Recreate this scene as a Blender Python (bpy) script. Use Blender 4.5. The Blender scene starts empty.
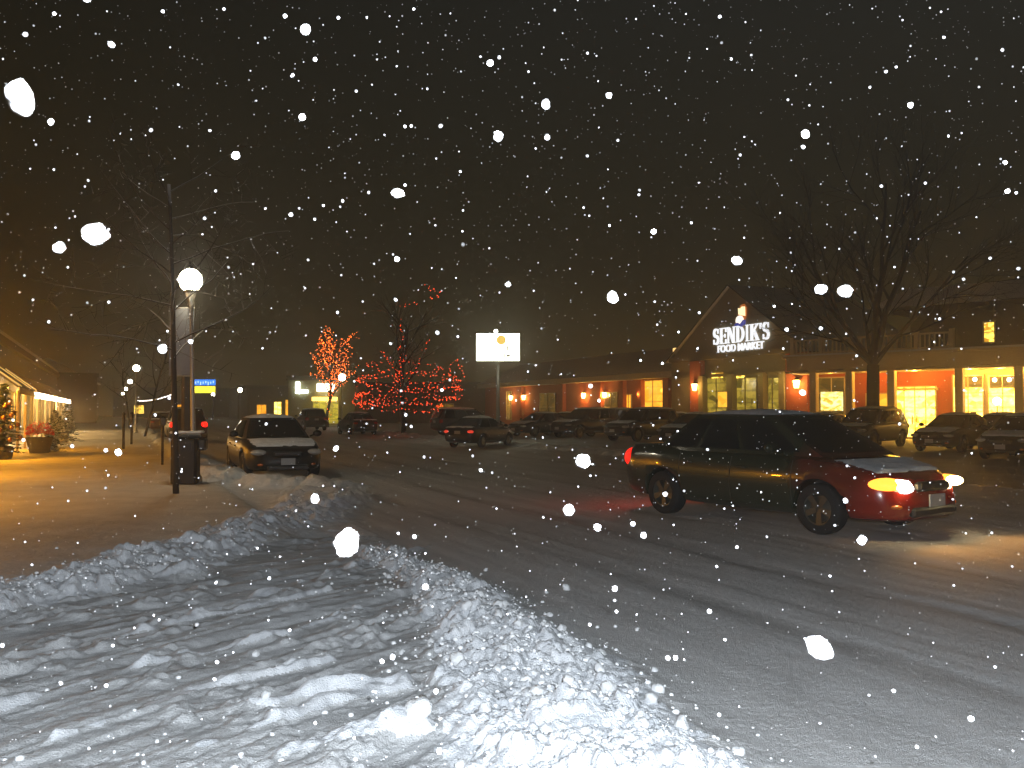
import bpy, math, random
import numpy as np
from mathutils import Vector, Matrix, noise as mnoise

random.seed(7); RNG = np.random.default_rng(11)
R = math.radians
scene = bpy.context.scene
COL = scene.collection

# ------------------------------------------------------------------ camera frame
F, HZ, CAMH = 900.0, 410.0, 1.6
YAW = math.atan2(512 - 113, F)
FW = np.array([math.sin(YAW), math.cos(YAW)]); RT = np.array([math.cos(YAW), -math.sin(YAW)])
def at(u, d):
    p = d * FW + (u - 512) / F * d * RT
    return float(p[0]), float(p[1])
def G(u, v):                       # ground point seen at a pixel
    return at(u, CAMH * F / (v - HZ))

# ------------------------------------------------------------------ materials
def nodes_of(m):
    m.use_nodes = True
    nt = m.node_tree
    return nt, nt.nodes['Principled BSDF']
def mat(name, col, rough=.6, metal=0., spec=.5, vary=0., scale=8., bump=0., bscale=30., coat=0.):
    m = bpy.data.materials.new(name); nt, b = nodes_of(m)
    b.inputs['Base Color'].default_value = (*col, 1); b.inputs['Roughness'].default_value = rough
    b.inputs['Metallic'].default_value = metal; b.inputs['Specular IOR Level'].default_value = spec
    b.inputs['Coat Weight'].default_value = coat
    tc = nt.nodes.new('ShaderNodeTexCoord')
    if vary:
        n = nt.nodes.new('ShaderNodeTexNoise'); n.inputs['Scale'].default_value = scale; n.inputs['Detail'].default_value = 6
        nt.links.new(tc.outputs['Object'], n.inputs['Vector'])
        mx = nt.nodes.new('ShaderNodeMix'); mx.data_type = 'RGBA'
        mx.inputs['A'].default_value = (*[c * (1 - vary) for c in col], 1)
        mx.inputs['B'].default_value = (*[min(1, c * (1 + vary)) for c in col], 1)
        nt.links.new(n.outputs['Fac'], mx.inputs['Factor']); nt.links.new(mx.outputs['Result'], b.inputs['Base Color'])
    if bump:
        n2 = nt.nodes.new('ShaderNodeTexNoise'); n2.inputs['Scale'].default_value = bscale; n2.inputs['Detail'].default_value = 5
        nt.links.new(tc.outputs['Object'], n2.inputs['Vector'])
        bp = nt.nodes.new('ShaderNodeBump'); bp.inputs['Strength'].default_value = bump; bp.inputs['Distance'].default_value = .05
        nt.links.new(n2.outputs['Fac'], bp.inputs['Height']); nt.links.new(bp.outputs['Normal'], b.inputs['Normal'])
    return m
def glow(name, col, s, sample=True):
    m = bpy.data.materials.new(name); nt, b = nodes_of(m)
    b.inputs['Base Color'].default_value = (*[.4 * c for c in col], 1)
    b.inputs['Emission Color'].default_value = (*col, 1); b.inputs['Emission Strength'].default_value = s
    if not sample: m.cycles.emission_sampling = 'NONE'
    return m
def lit_pane(name, c1, c2, s, scale=1.6, sample=True):
    """lit shop window: bright interior with shelves and goods seen as broken-up tones"""
    m = bpy.data.materials.new(name); nt, b = nodes_of(m)
    tc = nt.nodes.new('ShaderNodeTexCoord')
    v = nt.nodes.new('ShaderNodeTexVoronoi'); v.inputs['Scale'].default_value = scale
    n = nt.nodes.new('ShaderNodeTexNoise'); n.inputs['Scale'].default_value = scale * 1.7; n.inputs['Detail'].default_value = 4
    mp = nt.nodes.new('ShaderNodeMapping'); mp.inputs['Scale'].default_value = (1, 1, 1.5)
    nt.links.new(tc.outputs['Object'], mp.inputs['Vector'])
    nt.links.new(mp.outputs['Vector'], v.inputs['Vector']); nt.links.new(mp.outputs['Vector'], n.inputs['Vector'])
    sep = nt.nodes.new('ShaderNodeSeparateColor'); nt.links.new(v.outputs['Color'], sep.inputs['Color'])
    mul = nt.nodes.new('ShaderNodeMath'); mul.operation = 'MULTIPLY'
    nt.links.new(sep.outputs['Red'], mul.inputs[0]); nt.links.new(n.outputs['Fac'], mul.inputs[1])
    sz = nt.nodes.new('ShaderNodeSeparateXYZ'); nt.links.new(tc.outputs['Object'], sz.inputs[0])
    fr2 = nt.nodes.new('ShaderNodeMath'); fr2.operation = 'PINGPONG'; fr2.inputs[1].default_value = .29; nt.links.new(sz.outputs['Z'], fr2.inputs[0])
    gt = nt.nodes.new('ShaderNodeMapRange'); gt.inputs['From Min'].default_value = .02; gt.inputs['From Max'].default_value = .10; gt.inputs['To Min'].default_value = .45; gt.inputs['To Max'].default_value = 1.
    nt.links.new(fr2.outputs[0], gt.inputs['Value'])
    mu2 = nt.nodes.new('ShaderNodeMath'); mu2.operation = 'MULTIPLY'; nt.links.new(mul.outputs[0], mu2.inputs[0]); nt.links.new(gt.outputs['Result'], mu2.inputs[1])
    rp = nt.nodes.new('ShaderNodeValToRGB'); nt.links.new(mu2.outputs['Value'], rp.inputs['Fac'])
    rp.color_ramp.elements[0].color = (*c1, 1); rp.color_ramp.elements[0].position = .02
    rp.color_ramp.elements[1].color = (*c2, 1); rp.color_ramp.elements[1].position = .38
    nt.links.new(rp.outputs['Color'], b.inputs['Emission Color'])
    b.inputs['Emission Strength'].default_value = s; b.inputs['Base Color'].default_value = (.05, .05, .05, 1); b.inputs['Roughness'].default_value = .1
    if not sample: m.cycles.emission_sampling = 'NONE'
    return m
def snow_top(name, col, rough=.8, thr=.45, amount=1.):
    """bark or foliage with settled snow on its upward faces"""
    m = bpy.data.materials.new(name); nt, b = nodes_of(m)
    g = nt.nodes.new('ShaderNodeNewGeometry'); s = nt.nodes.new('ShaderNodeSeparateXYZ')
    nt.links.new(g.outputs['Normal'], s.inputs[0])
    mr = nt.nodes.new('ShaderNodeMapRange'); mr.inputs['From Min'].default_value = thr; mr.inputs['From Max'].default_value = thr + .25
    mr.inputs['To Max'].default_value = amount
    nt.links.new(s.outputs['Z'], mr.inputs['Value'])
    mx = nt.nodes.new('ShaderNodeMix'); mx.data_type = 'RGBA'
    mx.inputs['A'].default_value = (*col, 1); mx.inputs['B'].default_value = (.8, .8, .82, 1)
    nt.links.new(mr.outputs['Result'], mx.inputs['Factor']); nt.links.new(mx.outputs['Result'], b.inputs['Base Color'])
    b.inputs['Roughness'].default_value = rough
    return m
def ground_mat(name, c1, c2, rot=0., stretch=(1, 1, 1), scale=2., fine=60., bump=.6, rough=.7, lo=.35, hi=.65):
    m = bpy.data.materials.new(name); nt, b = nodes_of(m)
    tc = nt.nodes.new('ShaderNodeTexCoord'); mp = nt.nodes.new('ShaderNodeMapping')
    mp.inputs['Rotation'].default_value = (0, 0, rot); mp.inputs['Scale'].default_value = stretch
    nt.links.new(tc.outputs['Object'], mp.inputs['Vector'])
    n = nt.nodes.new('ShaderNodeTexNoise'); n.inputs['Scale'].default_value = scale; n.inputs['Detail'].default_value = 8; n.inputs['Roughness'].default_value = .65
    nt.links.new(mp.outputs['Vector'], n.inputs['Vector'])
    f = nt.nodes.new('ShaderNodeTexNoise'); f.inputs['Scale'].default_value = fine; f.inputs['Detail'].default_value = 4
    nt.links.new(tc.outputs['Object'], f.inputs['Vector'])
    ad = nt.nodes.new('ShaderNodeMix'); ad.data_type = 'FLOAT'; ad.inputs['Factor'].default_value = .45
    nt.links.new(n.outputs['Fac'], ad.inputs['A']); nt.links.new(f.outputs['Fac'], ad.inputs['B'])
    rp = nt.nodes.new('ShaderNodeValToRGB'); nt.links.new(ad.outputs['Result'], rp.inputs['Fac'])
    rp.color_ramp.elements[0].color = (*c1, 1); rp.color_ramp.elements[0].position = lo
    rp.color_ramp.elements[1].color = (*c2, 1); rp.color_ramp.elements[1].position = hi
    nt.links.new(rp.outputs['Color'], b.inputs['Base Color'])
    bp = nt.nodes.new('ShaderNodeBump'); bp.inputs['Strength'].default_value = bump; bp.inputs['Distance'].default_value = .03
    nt.links.new(ad.outputs['Result'], bp.inputs['Height']); nt.links.new(bp.outputs['Normal'], b.inputs['Normal'])
    b.inputs['Roughness'].default_value = rough; b.inputs['Specular IOR Level'].default_value = .3
    return m

def road_mat(name, c1, c2, **k):
    m = ground_mat(name, c1, c2, **k); nt = m.node_tree; b = nt.nodes['Principled BSDF']
    src = b.inputs['Base Color'].links[0].from_socket
    a = nt.nodes.new('ShaderNodeAttribute'); a.attribute_name = 'worn'
    n = nt.nodes.new('ShaderNodeTexNoise'); n.inputs['Scale'].default_value = 3.5; n.inputs['Detail'].default_value = 5
    tc = nt.nodes.new('ShaderNodeTexCoord'); nt.links.new(tc.outputs['Object'], n.inputs['Vector'])
    mu = nt.nodes.new('ShaderNodeMath'); mu.operation = 'MULTIPLY'; nt.links.new(a.outputs['Fac'], mu.inputs[0]); nt.links.new(n.outputs['Fac'], mu.inputs[1])
    mx = nt.nodes.new('ShaderNodeMix'); mx.data_type = 'RGBA'; nt.links.new(mu.outputs[0], mx.inputs['Factor'])
    nt.links.new(src, mx.inputs['A']); mx.inputs['B'].default_value = (.27, .268, .262, 1); nt.links.new(mx.outputs['Result'], b.inputs['Base Color'])
    return m
def worn_at(x, y):
    xs = x + .22 * np.sin(y * .11) + .06 * np.sin(y * .47); w = np.zeros_like(x)
    for c, g, a in ((3.5, .14, .45), (4.75, .20, 1.), (6.3, .22, 1.), (7.9, .24, 1.), (9.5, .26, .6), (11.2, .22, .4), (12.7, .22, .5), (14.2, .2, .5)):
        w = np.maximum(w, a * np.exp(-((xs - c + .12 * (fbm(x * .5, y * .35, 2, 300 + int(c)) - .5)) / g) ** 2))
    return w * np.clip(fbm(x * 2.2, y * .5, 3, 333) * 2.2 - .35, .1, 1)
SNOW = ground_mat('snow', (.50, .53, .57), (.84, .86, .89), scale=5, fine=120, bump=.9)
FLAKE = mat('flake', (.95, .95, .98), .5)
BARK = snow_top('bark_snow', (.03, .024, .017), thr=.45, amount=.65)
BARK_DARK = snow_top('bark_dark', (.035, .03, .025), thr=.75, amount=.35)
NEEDLE = snow_top('needles_snow', (.03, .055, .025), thr=.1, amount=.9)
NEEDLE_DARK = mat('needles', (.02, .04, .02), .8, vary=.4)
DARKMETAL = mat('dark_metal', (.03, .03, .032), .45, .6)
GREYMETAL = mat('grey_metal', (.28, .28, .27), .45, .7, vary=.15)
WOODPOST = mat('dark_post', (.035, .03, .025), .8, vary=.3)
BRICK = mat('brick', (.34, .075, .03), .85, vary=.35, scale=14, bump=.3)
STUCCO = mat('stucco', (.24, .20, .12), .9, vary=.15, bump=.2)
DARKWALL = mat('dark_wall', (.12, .11, .085), .85, vary=.2)
NAVY = mat('navy_wall', (.018, .022, .034), .7, vary=.2)
TRIM = mat('trim', (.46, .38, .24), .7, vary=.1)
ROOFM = mat('roof_shingle', (.42, .40, .37), .9, vary=.4, scale=20, bump=.4)
ROOFSNOW = mat('roof_snow', (.5, .5, .5), .8, vary=.15, scale=2)
RUBBER = mat('rubber', (.015, .015, .015), .85)
RIM = mat('rim_metal', (.14, .14, .12), .4, .8)
GLASS = mat('tinted_glass', (.012, .014, .014), .06, 0, .6)
PLASTIC = mat('black_plastic', (.02, .02, .02), .5)
CHROME = mat('chrome', (.6, .6, .6), .2, 1.)
LENS = mat('clear_lens', (.35, .35, .34), .12, 0, .7)
LENSRED = mat('red_lens', (.30, .012, .008), .15, 0, .7)
LENSORANGE = mat('amber_lens', (.5, .13, .02), .15, 0, .7)
PLATE = mat('plate_white', (.3, .3, .3), .4)
TAILON = glow('tail_lit', (1., .010, .005), 3, False)
TAILDIM = glow('tail_dim', (1., .06, .03), .7, False)
HEADON = glow('head_lit', (1., .36, .04), 2.6); HEADCORE = glow('head_core', (1., .80, .42), 40)
HEADFAR = glow('head_far', (.95, .95, 1.), 30, False)
LAMPGLOBE = glow('lamp_globe', (1., .93, .72), 60)
LAMPFAR = glow('lamp_globe_far', (1., .92, .70), 32)
LAMPWARM = glow('lamp_sodium', (1., .60, .16), 26)
REDPETAL = mat('red_petal', (.8, .02, .015), .6, vary=.3)
POT = mat('pot_dark', (.05, .045, .04), .7)
WIRE = mat('wire', (.02, .03, .02), .7)

# ------------------------------------------------------------------ mesh builder
class MB:
    def __init__(s): s.v = []; s.f = []; s.m = []; s.cur = 0
    def mat(s, i): s.cur = i; return s
    def add(s, vs, fs):
        o = len(s.v); s.v += [tuple(map(float, p)) for p in vs]
        s.f += [tuple(i + o for i in f) for f in fs]; s.m += [s.cur] * len(fs); return s
    def box(s, c, d, rz=0., bev=0.):
        hx, hy, hz = d[0] / 2, d[1] / 2, d[2] / 2
        if bev <= 0:
            P = [(x, y, z) for z in (-hz, hz) for x, y in ((-hx, -hy), (hx, -hy), (hx, hy), (-hx, hy))]
            Q = [(3, 2, 1, 0), (4, 5, 6, 7), (0, 1, 5, 4), (1, 2, 6, 5), (2, 3, 7, 6), (3, 0, 4, 7)]
        else:
            b = min(bev, hx * .9, hy * .9, hz * .9); P = []; Q = []
            lv = [(-hz, b), (-hz + b, 0), (hz - b, 0), (hz, b)]
            for z, i in lv:
                x, y = hx - i, hy - i; c2 = b if i == 0 else b * .6
                P += [(-x + c2, -y, z), (x - c2, -y, z), (x, -y + c2, z), (x, y - c2, z), (x - c2, y, z), (-x + c2, y, z), (-x, y - c2, z), (-x, -y + c2, z)]
            for k in range(3):
                for j in range(8): Q.append((k * 8 + j, k * 8 + (j + 1) % 8, k * 8 + 8 + (j + 1) % 8, k * 8 + 8 + j))
            Q += [tuple(range(7, -1, -1)), tuple(range(24, 32))]
        ca, sa = math.cos(rz), math.sin(rz)
        return s.add([(c[0] + x * ca - y * sa, c[1] + x * sa + y * ca, c[2] + z) for x, y, z in P], Q)
    def tube(s, pts, rad, n=6, cap=True):
        pts = [Vector(p) for p in pts]
        if not hasattr(rad, '__len__'): rad = [rad] * len(pts)
        V = []; Fc = []; up = Vector((0, 0, 1)); a = None
        for i, p in enumerate(pts):
            t = (pts[min(i + 1, len(pts) - 1)] - pts[max(i - 1, 0)])
            if t.length < 1e-9: t = Vector((0, 0, 1))
            t.normalize()
            if a is None: a = t.orthogonal().normalized()
            else:
                a = a - t * a.dot(t)
                a = a.normalized() if a.length > 1e-6 else t.orthogonal().normalized()
            b = t.cross(a)
            for k in range(n):
                th = 2 * math.pi * k / n
                V.append(p + (a * math.cos(th) + b * math.sin(th)) * rad[i])
        for i in range(len(pts) - 1):
            for k in range(n):
                Fc.append((i * n + k, i * n + (k + 1) % n, (i + 1) * n + (k + 1) % n, (i + 1) * n + k))
        if cap: Fc += [tuple(range(n - 1, -1, -1)), tuple((len(pts) - 1) * n + k for k in range(n))]
        return s.add(V, Fc)
    def lathe(s, prof, n=16, c=(0, 0, 0), axis='z'):
        V = []; Fc = []
        for r, z in prof:
            for k in range(n):
                t = 2 * math.pi * k / n; x, y = r * math.cos(t), r * math.sin(t)
                p = (x, y, z) if axis == 'z' else (x, z, y)
                V.append((c[0] + p[0], c[1] + p[1], c[2] + p[2]))
        for i in range(len(prof) - 1):
            for k in range(n):
                q = (i * n + k, i * n + (k + 1) % n, (i + 1) * n + (k + 1) % n, (i + 1) * n + k)
                Fc.append(q if axis == 'z' else q[::-1])
        return s.add(V, Fc)
    def ball(s, c, r, nu=14, nv=8):
        if not hasattr(r, '__len__'): r = (r, r, r)
        V = [(c[0], c[1], c[2] - r[2])]; Fc = []
        for j in range(1, nv):
            ph = -math.pi / 2 + math.pi * j / nv
            for i in range(nu):
                th = 2 * math.pi * i / nu
                V.append((c[0] + r[0] * math.cos(ph) * math.cos(th), c[1] + r[1] * math.cos(ph) * math.sin(th), c[2] + r[2] * math.sin(ph)))
        V.append((c[0], c[1], c[2] + r[2])); L = len(V) - 1
        for i in range(nu):
            Fc.append((0, 1 + (i + 1) % nu, 1 + i)); Fc.append((L, L - nu + i, L - nu + (i + 1) % nu))
        for j in range(nv - 2):
            for i in range(nu):
                a = 1 + j * nu
                Fc.append((a + i, a + (i + 1) % nu, a + nu + (i + 1) % nu, a + nu + i))
        return s.add(V, Fc)
    def octa(s, c, r):
        x, y, z = c
        return s.add([(x + r, y, z), (x, y + r, z), (x - r, y, z), (x, y - r, z), (x, y, z + r), (x, y, z - r)],
                     [(0, 1, 4), (1, 2, 4), (2, 3, 4), (3, 0, 4), (1, 0, 5), (2, 1, 5), (3, 2, 5), (0, 3, 5)])
    def grid(s, P):                 # P[i][j] points
        ni, nj = len(P), len(P[0])
        return s.add([p for r in P for p in r], [(i * nj + j, i * nj + j + 1, (i + 1) * nj + j + 1, (i + 1) * nj + j) for i in range(ni - 1) for j in range(nj - 1)])
    def prism(s, poly, y0, y1):     # polygon in x,z swept along y (triangulated ends by fan-safe ngon)
        n = len(poly)
        return s.add([(x, y0, z) for x, z in poly] + [(x, y1, z) for x, z in poly],
                     [tuple(range(n)), tuple(range(2 * n - 1, n - 1, -1))] + [(i, n + i, n + (i + 1) % n, (i + 1) % n) for i in range(n)])
    def mesh(s, name, mats, smooth=False):
        me = bpy.data.meshes.new(name); me.from_pydata(s.v, [], s.f)
        if not isinstance(mats, (list, tuple)): mats = [mats]
        for m in mats: me.materials.append(m)
        me.polygons.foreach_set('material_index', s.m)
        if smooth: me.polygons.foreach_set('use_smooth', [True] * len(s.f))
        me.update(); return me
    def build(s, name, mats, parent=None, smooth=False, loc=(0, 0, 0), rz=0.):
        o = bpy.data.objects.new(name, s.mesh(name, mats, smooth)); COL.objects.link(o)
        o.location = loc; o.rotation_euler = (0, 0, rz)
        if parent: o.parent = parent
        return o
def tag(o, label=None, cat=None, group=None, kind=None):
    if label: o['label'] = label
    if cat: o['category'] = cat
    if group: o['group'] = group
    if kind: o['kind'] = kind
    return o
def thing(name, label, cat, loc=(0, 0, 0), rz=0., group=None):
    o = bpy.data.objects.new(name, None); COL.objects.link(o); o.empty_display_size = .2
    o.location = loc; o.rotation_euler = (0, 0, rz)
    return tag(o, label, cat, group)
def lamp(name, loc, power, col, radius=.1, kind='POINT', direction=None, spot=None, blend=.5):
    L = bpy.data.lights.new(name, kind); L.energy = power; L.color = col; L.shadow_soft_size = radius
    if kind == 'SPOT': L.spot_size = spot; L.spot_blend = blend
    o = bpy.data.objects.new(name, L); COL.objects.link(o); o.location = loc
    if direction is not None: o.rotation_euler = Vector(direction).to_track_quat('-Z', 'Y').to_euler()
    return o

# ------------------------------------------------------------------ numpy noise
def _h(ix, iy, s):
    n = (ix.astype(np.int64) * 374761393 + iy.astype(np.int64) * 668265263 + s * 974634213) & 0x7fffffff
    n = ((n ^ (n >> 13)) * 1274126177) & 0x7fffffff
    n = ((n ^ (n >> 15)) * 668265263) & 0x7fffffff
    return ((n ^ (n >> 14)) & 0xffffff) / float(0xffffff)
def vnoise(x, y, s=0):
    ix, iy = np.floor(x), np.floor(y); fx, fy = x - ix, y - iy
    fx = fx * fx * fx * (fx * (fx * 6 - 15) + 10); fy = fy * fy * fy * (fy * (fy * 6 - 15) + 10)
    a, b, c, d = _h(ix, iy, s), _h(ix + 1, iy, s), _h(ix, iy + 1, s), _h(ix + 1, iy + 1, s)
    return (a * (1 - fx) + b * fx) * (1 - fy) + (c * (1 - fx) + d * fx) * fy
def fbm(x, y, o=4, s=0, g=.5):
    t = 0; a = 1; w = 0
    for k in range(o): t = t + a * vnoise(x, y, s + k * 17); w += a; a *= g; x = x * 2.03 + 5.1; y = y * 2.03 + 1.7
    return t / w
def lumps(x, y, cell, s, keep=.7):
    """rounded snow lumps: one random dome per kept cell"""
    gx, gy = x / cell, y / cell; ix, iy = np.floor(gx), np.floor(gy); best = np.zeros_like(x)
    for dx in (-1, 0, 1):
        for dy in (-1, 0, 1):
            cx, cy = ix + dx, iy + dy
            px = cx + _h(cx, cy, s); py = cy + _h(cx, cy, s + 1); rr = .35 + .55 * _h(cx, cy, s + 2)
            k = _h(cx, cy, s + 3) < keep
            an = _h(cx, cy, s + 4) * 3.14; ca, sa = np.cos(an), np.sin(an)
            ux, uy = gx - px, gy - py; e = .6 + .8 * _h(cx, cy, s + 5)
            q = ((ux * ca + uy * sa) / e) ** 2 + ((-ux * sa + uy * ca) * e) ** 2
            best = np.maximum(best, np.where(k, np.sqrt(np.maximum(0, 1 - q / rr ** 2)) * rr, 0))
    return best * cell
def polydist(x, y, pts, vals):
    """distance to a polyline and the values interpolated along it"""
    D = np.full_like(x, 1e9); V = [np.zeros_like(x) for _ in vals[0]]
    for i in range(len(pts) - 1):
        (ax, ay), (bx, by) = pts[i], pts[i + 1]; dx, dy = bx - ax, by - ay
        t = np.clip(((x - ax) * dx + (y - ay) * dy) / (dx * dx + dy * dy), 0, 1)
        d = np.hypot(x - ax - t * dx, y - ay - t * dy); k = d < D
        D = np.where(k, d, D)
        for j in range(len(V)): V[j] = np.where(k, vals[i][j] * (1 - t) + vals[i + 1][j] * t, V[j])
    return D, V

# ------------------------------------------------------------------ the ground
BANKS = [  # (points, (half width, height) at each)
    ([G(650, 830), G(575, 745), G(530, 680), G(500, 635), G(465, 598), G(420, 570), G(370, 550)],
     [(.68, .16), (.68, .16), (.62, .14), (.5, .10), (.4, .06), (.3, .03), (.25, .01)]),
    ([G(-120, 640), G(0, 606), G(70, 592), G(150, 572), G(225, 548), G(290, 522), G(318, 505), G(322, 488)],
     [(.4, .08), (.45, .09), (.35, .06), (.6, .12), (.5, .07), (.55, .08), (.8, .11), (.9, .09)]),
    ([G(322, 488), (2.35, 20.), (2.25, 30.), (2.2, 60.), (2.2, 120.)], [(.8, .18), (.6, .2), (.5, .24), (.5, .26), (.5, .25)]),
    ([(16.6, 27.), (16.6, 60.), (16.6, 120.)], [(.7, .1), (.7, .12), (.6, .12)]),
]
RIMS = [
    ([G(205, 743), G(285, 718), G(330, 701), G(405, 687)], .05, .05),
    ([G(285, 752), G(350, 742), G(420, 730)], .06, .05),
    ([G(255, 706), G(330, 690), G(410, 682)], .05, .07),
    ([G(-40, 680), G(100, 640), G(250, 606), G(330, 590)], .05, .04),
    ([G(-40, 722), G(120, 670), G(260, 640), G(400, 600)], .05, .04),
    ([G(60, 740), G(200, 690), G(330, 660)], .04, .04),
    ([G(150, 630), G(330, 575), G(430, 545)], .05, .04),
]
TA = math.atan2(2.67, 4.25)        # direction of the turning tracks on the driveway
def height(x, y):
    r = np.hypot(x, y)
    near = np.clip((16 - r) / 8, 0, 1)
    bank = np.zeros_like(x); bm = np.zeros_like(x)
    wob = (fbm(x * 1.3, y * 1.3, 3, 50) - .5) * .6 + (fbm(x * 5, y * 5, 3, 51) - .5) * .35
    for pts, vals in BANKS:
        D, (W, H) = polydist(x, y, pts, vals)
        p = np.clip(1 - (D + wob * np.minimum(W, .6)) / (W * 1.35), 0, 1); p = p * p * (3 - 2 * p)
        bank = np.maximum(bank, p * H * np.clip(.1 + 1.15 * fbm(x * .9, y * .9, 3, 8) + .7 * (fbm(x * 2.6, y * 2.6, 3, 9) - .3), .25, 1.6)); bm = np.maximum(bm, p)
    # zones: driveway apron left of the main pile and nearer than the second bank
    side = (x < 2.15)
    walk = 1 / (1 + np.exp(-(2.05 - x) / .08)) * 1 / (1 + np.exp(-(y - (9.2 + .9 * (x))) / .15))
    # apron tracks: ridges along the turning direction
    u = x * math.cos(TA) + y * math.sin(TA); w = -x * math.sin(TA) + y * math.cos(TA)
    w2 = w + .012 * (u - 3) ** 2 + .05 * np.sin(u * .9)
    tr = vnoise(w2 * 5.0, u * .22, 3) * .6 + vnoise(w2 * 11., u * .4, 5) * .4 + .25 * vnoise(w2 * 23., u * .8, 6)
    (qx, qy), (ex, ey) = G(640, 790), G(405, 560); lefts = 1 / (1 + np.exp(-(((ex - qx) * (y - qy) - (ey - qy) * (x - qx)) / math.hypot(ex - qx, ey - qy) + .1) / .12))
    brk = fbm(x * 3, y * 3, 3, 21)
    apron = 1 / (1 + np.exp(-((w - (1.0)) ) / .25)) * 1 / (1 + np.exp((u - 9.5) / .8)) * (1 - walk) * lefts
    hA = apron * near * ((tr - .5) * .075 + np.maximum(0, brk - .55) * .08)
    # loose lumps
    sc = np.clip(bm * 1.6, 0, 1) + apron * np.clip((brk - .5) * 4, 0, .8) * .55
    dens = np.clip(sc, 0, 1) * np.clip((22 - r) / 8, 0, 1)
    lum = lumps(x, y, .14, 31, .35) * .6 + lumps(x, y, .062, 37, .6) * .85 + lumps(x, y, .03, 43, .7) * .9 + (fbm(x * 45, y * 45, 2, 44) - .5) * .012
    hL = lum * dens * (.33 + .8 * fbm(x * 4, y * 4, 2, 77))
    # far bank lumps, coarser
    hL = hL + lumps(x, y, .3, 61, .7) * np.clip(bm * 1.5, 0, 1) * np.clip((r - 10) / 8, 0, 1) * .45
    # road: wheel ruts along the street and grain
    rd = np.clip((x - 2.2) / .6, 0, 1)
    xs = x + .18 * np.sin(y * .13) + .05 * np.sin(y * .5)
    rut = vnoise(xs * 2.4, y * .09, 90) * .6 + vnoise(xs * 6, y * .2, 91) * .4
    hR = rd * (1 - np.clip(bm * 2, 0, 1)) * ((rut - .5) * .03 - worn_at(x, y) * .018 + (fbm(x * 5, y * 2, 2, 95) - .5) * .012 * near)
    h = hA + hL + bank + hR + walk * (.11 + .02 * fbm(x * 2, y * 2, 3, 99))
    rm = np.zeros_like(x)
    for pts, W, H in RIMS:
        D, _ = polydist(x, y, pts, [(0,)] * len(pts))
        D = D + (fbm(x * 6, y * 6, 2, 12) - .5) * .08
        k = np.exp(-(D / W) ** 2) * np.clip(fbm(x * 3.5, y * 3.5, 2, 14) * 2.6 - .45, 0, 1.3); h = h + k * H; rm = np.maximum(rm, k)
    h = h + ((fbm(x * 14, y * 14, 3, 101) - .5) * .012 * (1 - .75 * rd) + (fbm(x * 40, y * 40, 2, 103) - .5) * .007) * near
    return h, bm, walk, apron, rm

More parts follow.
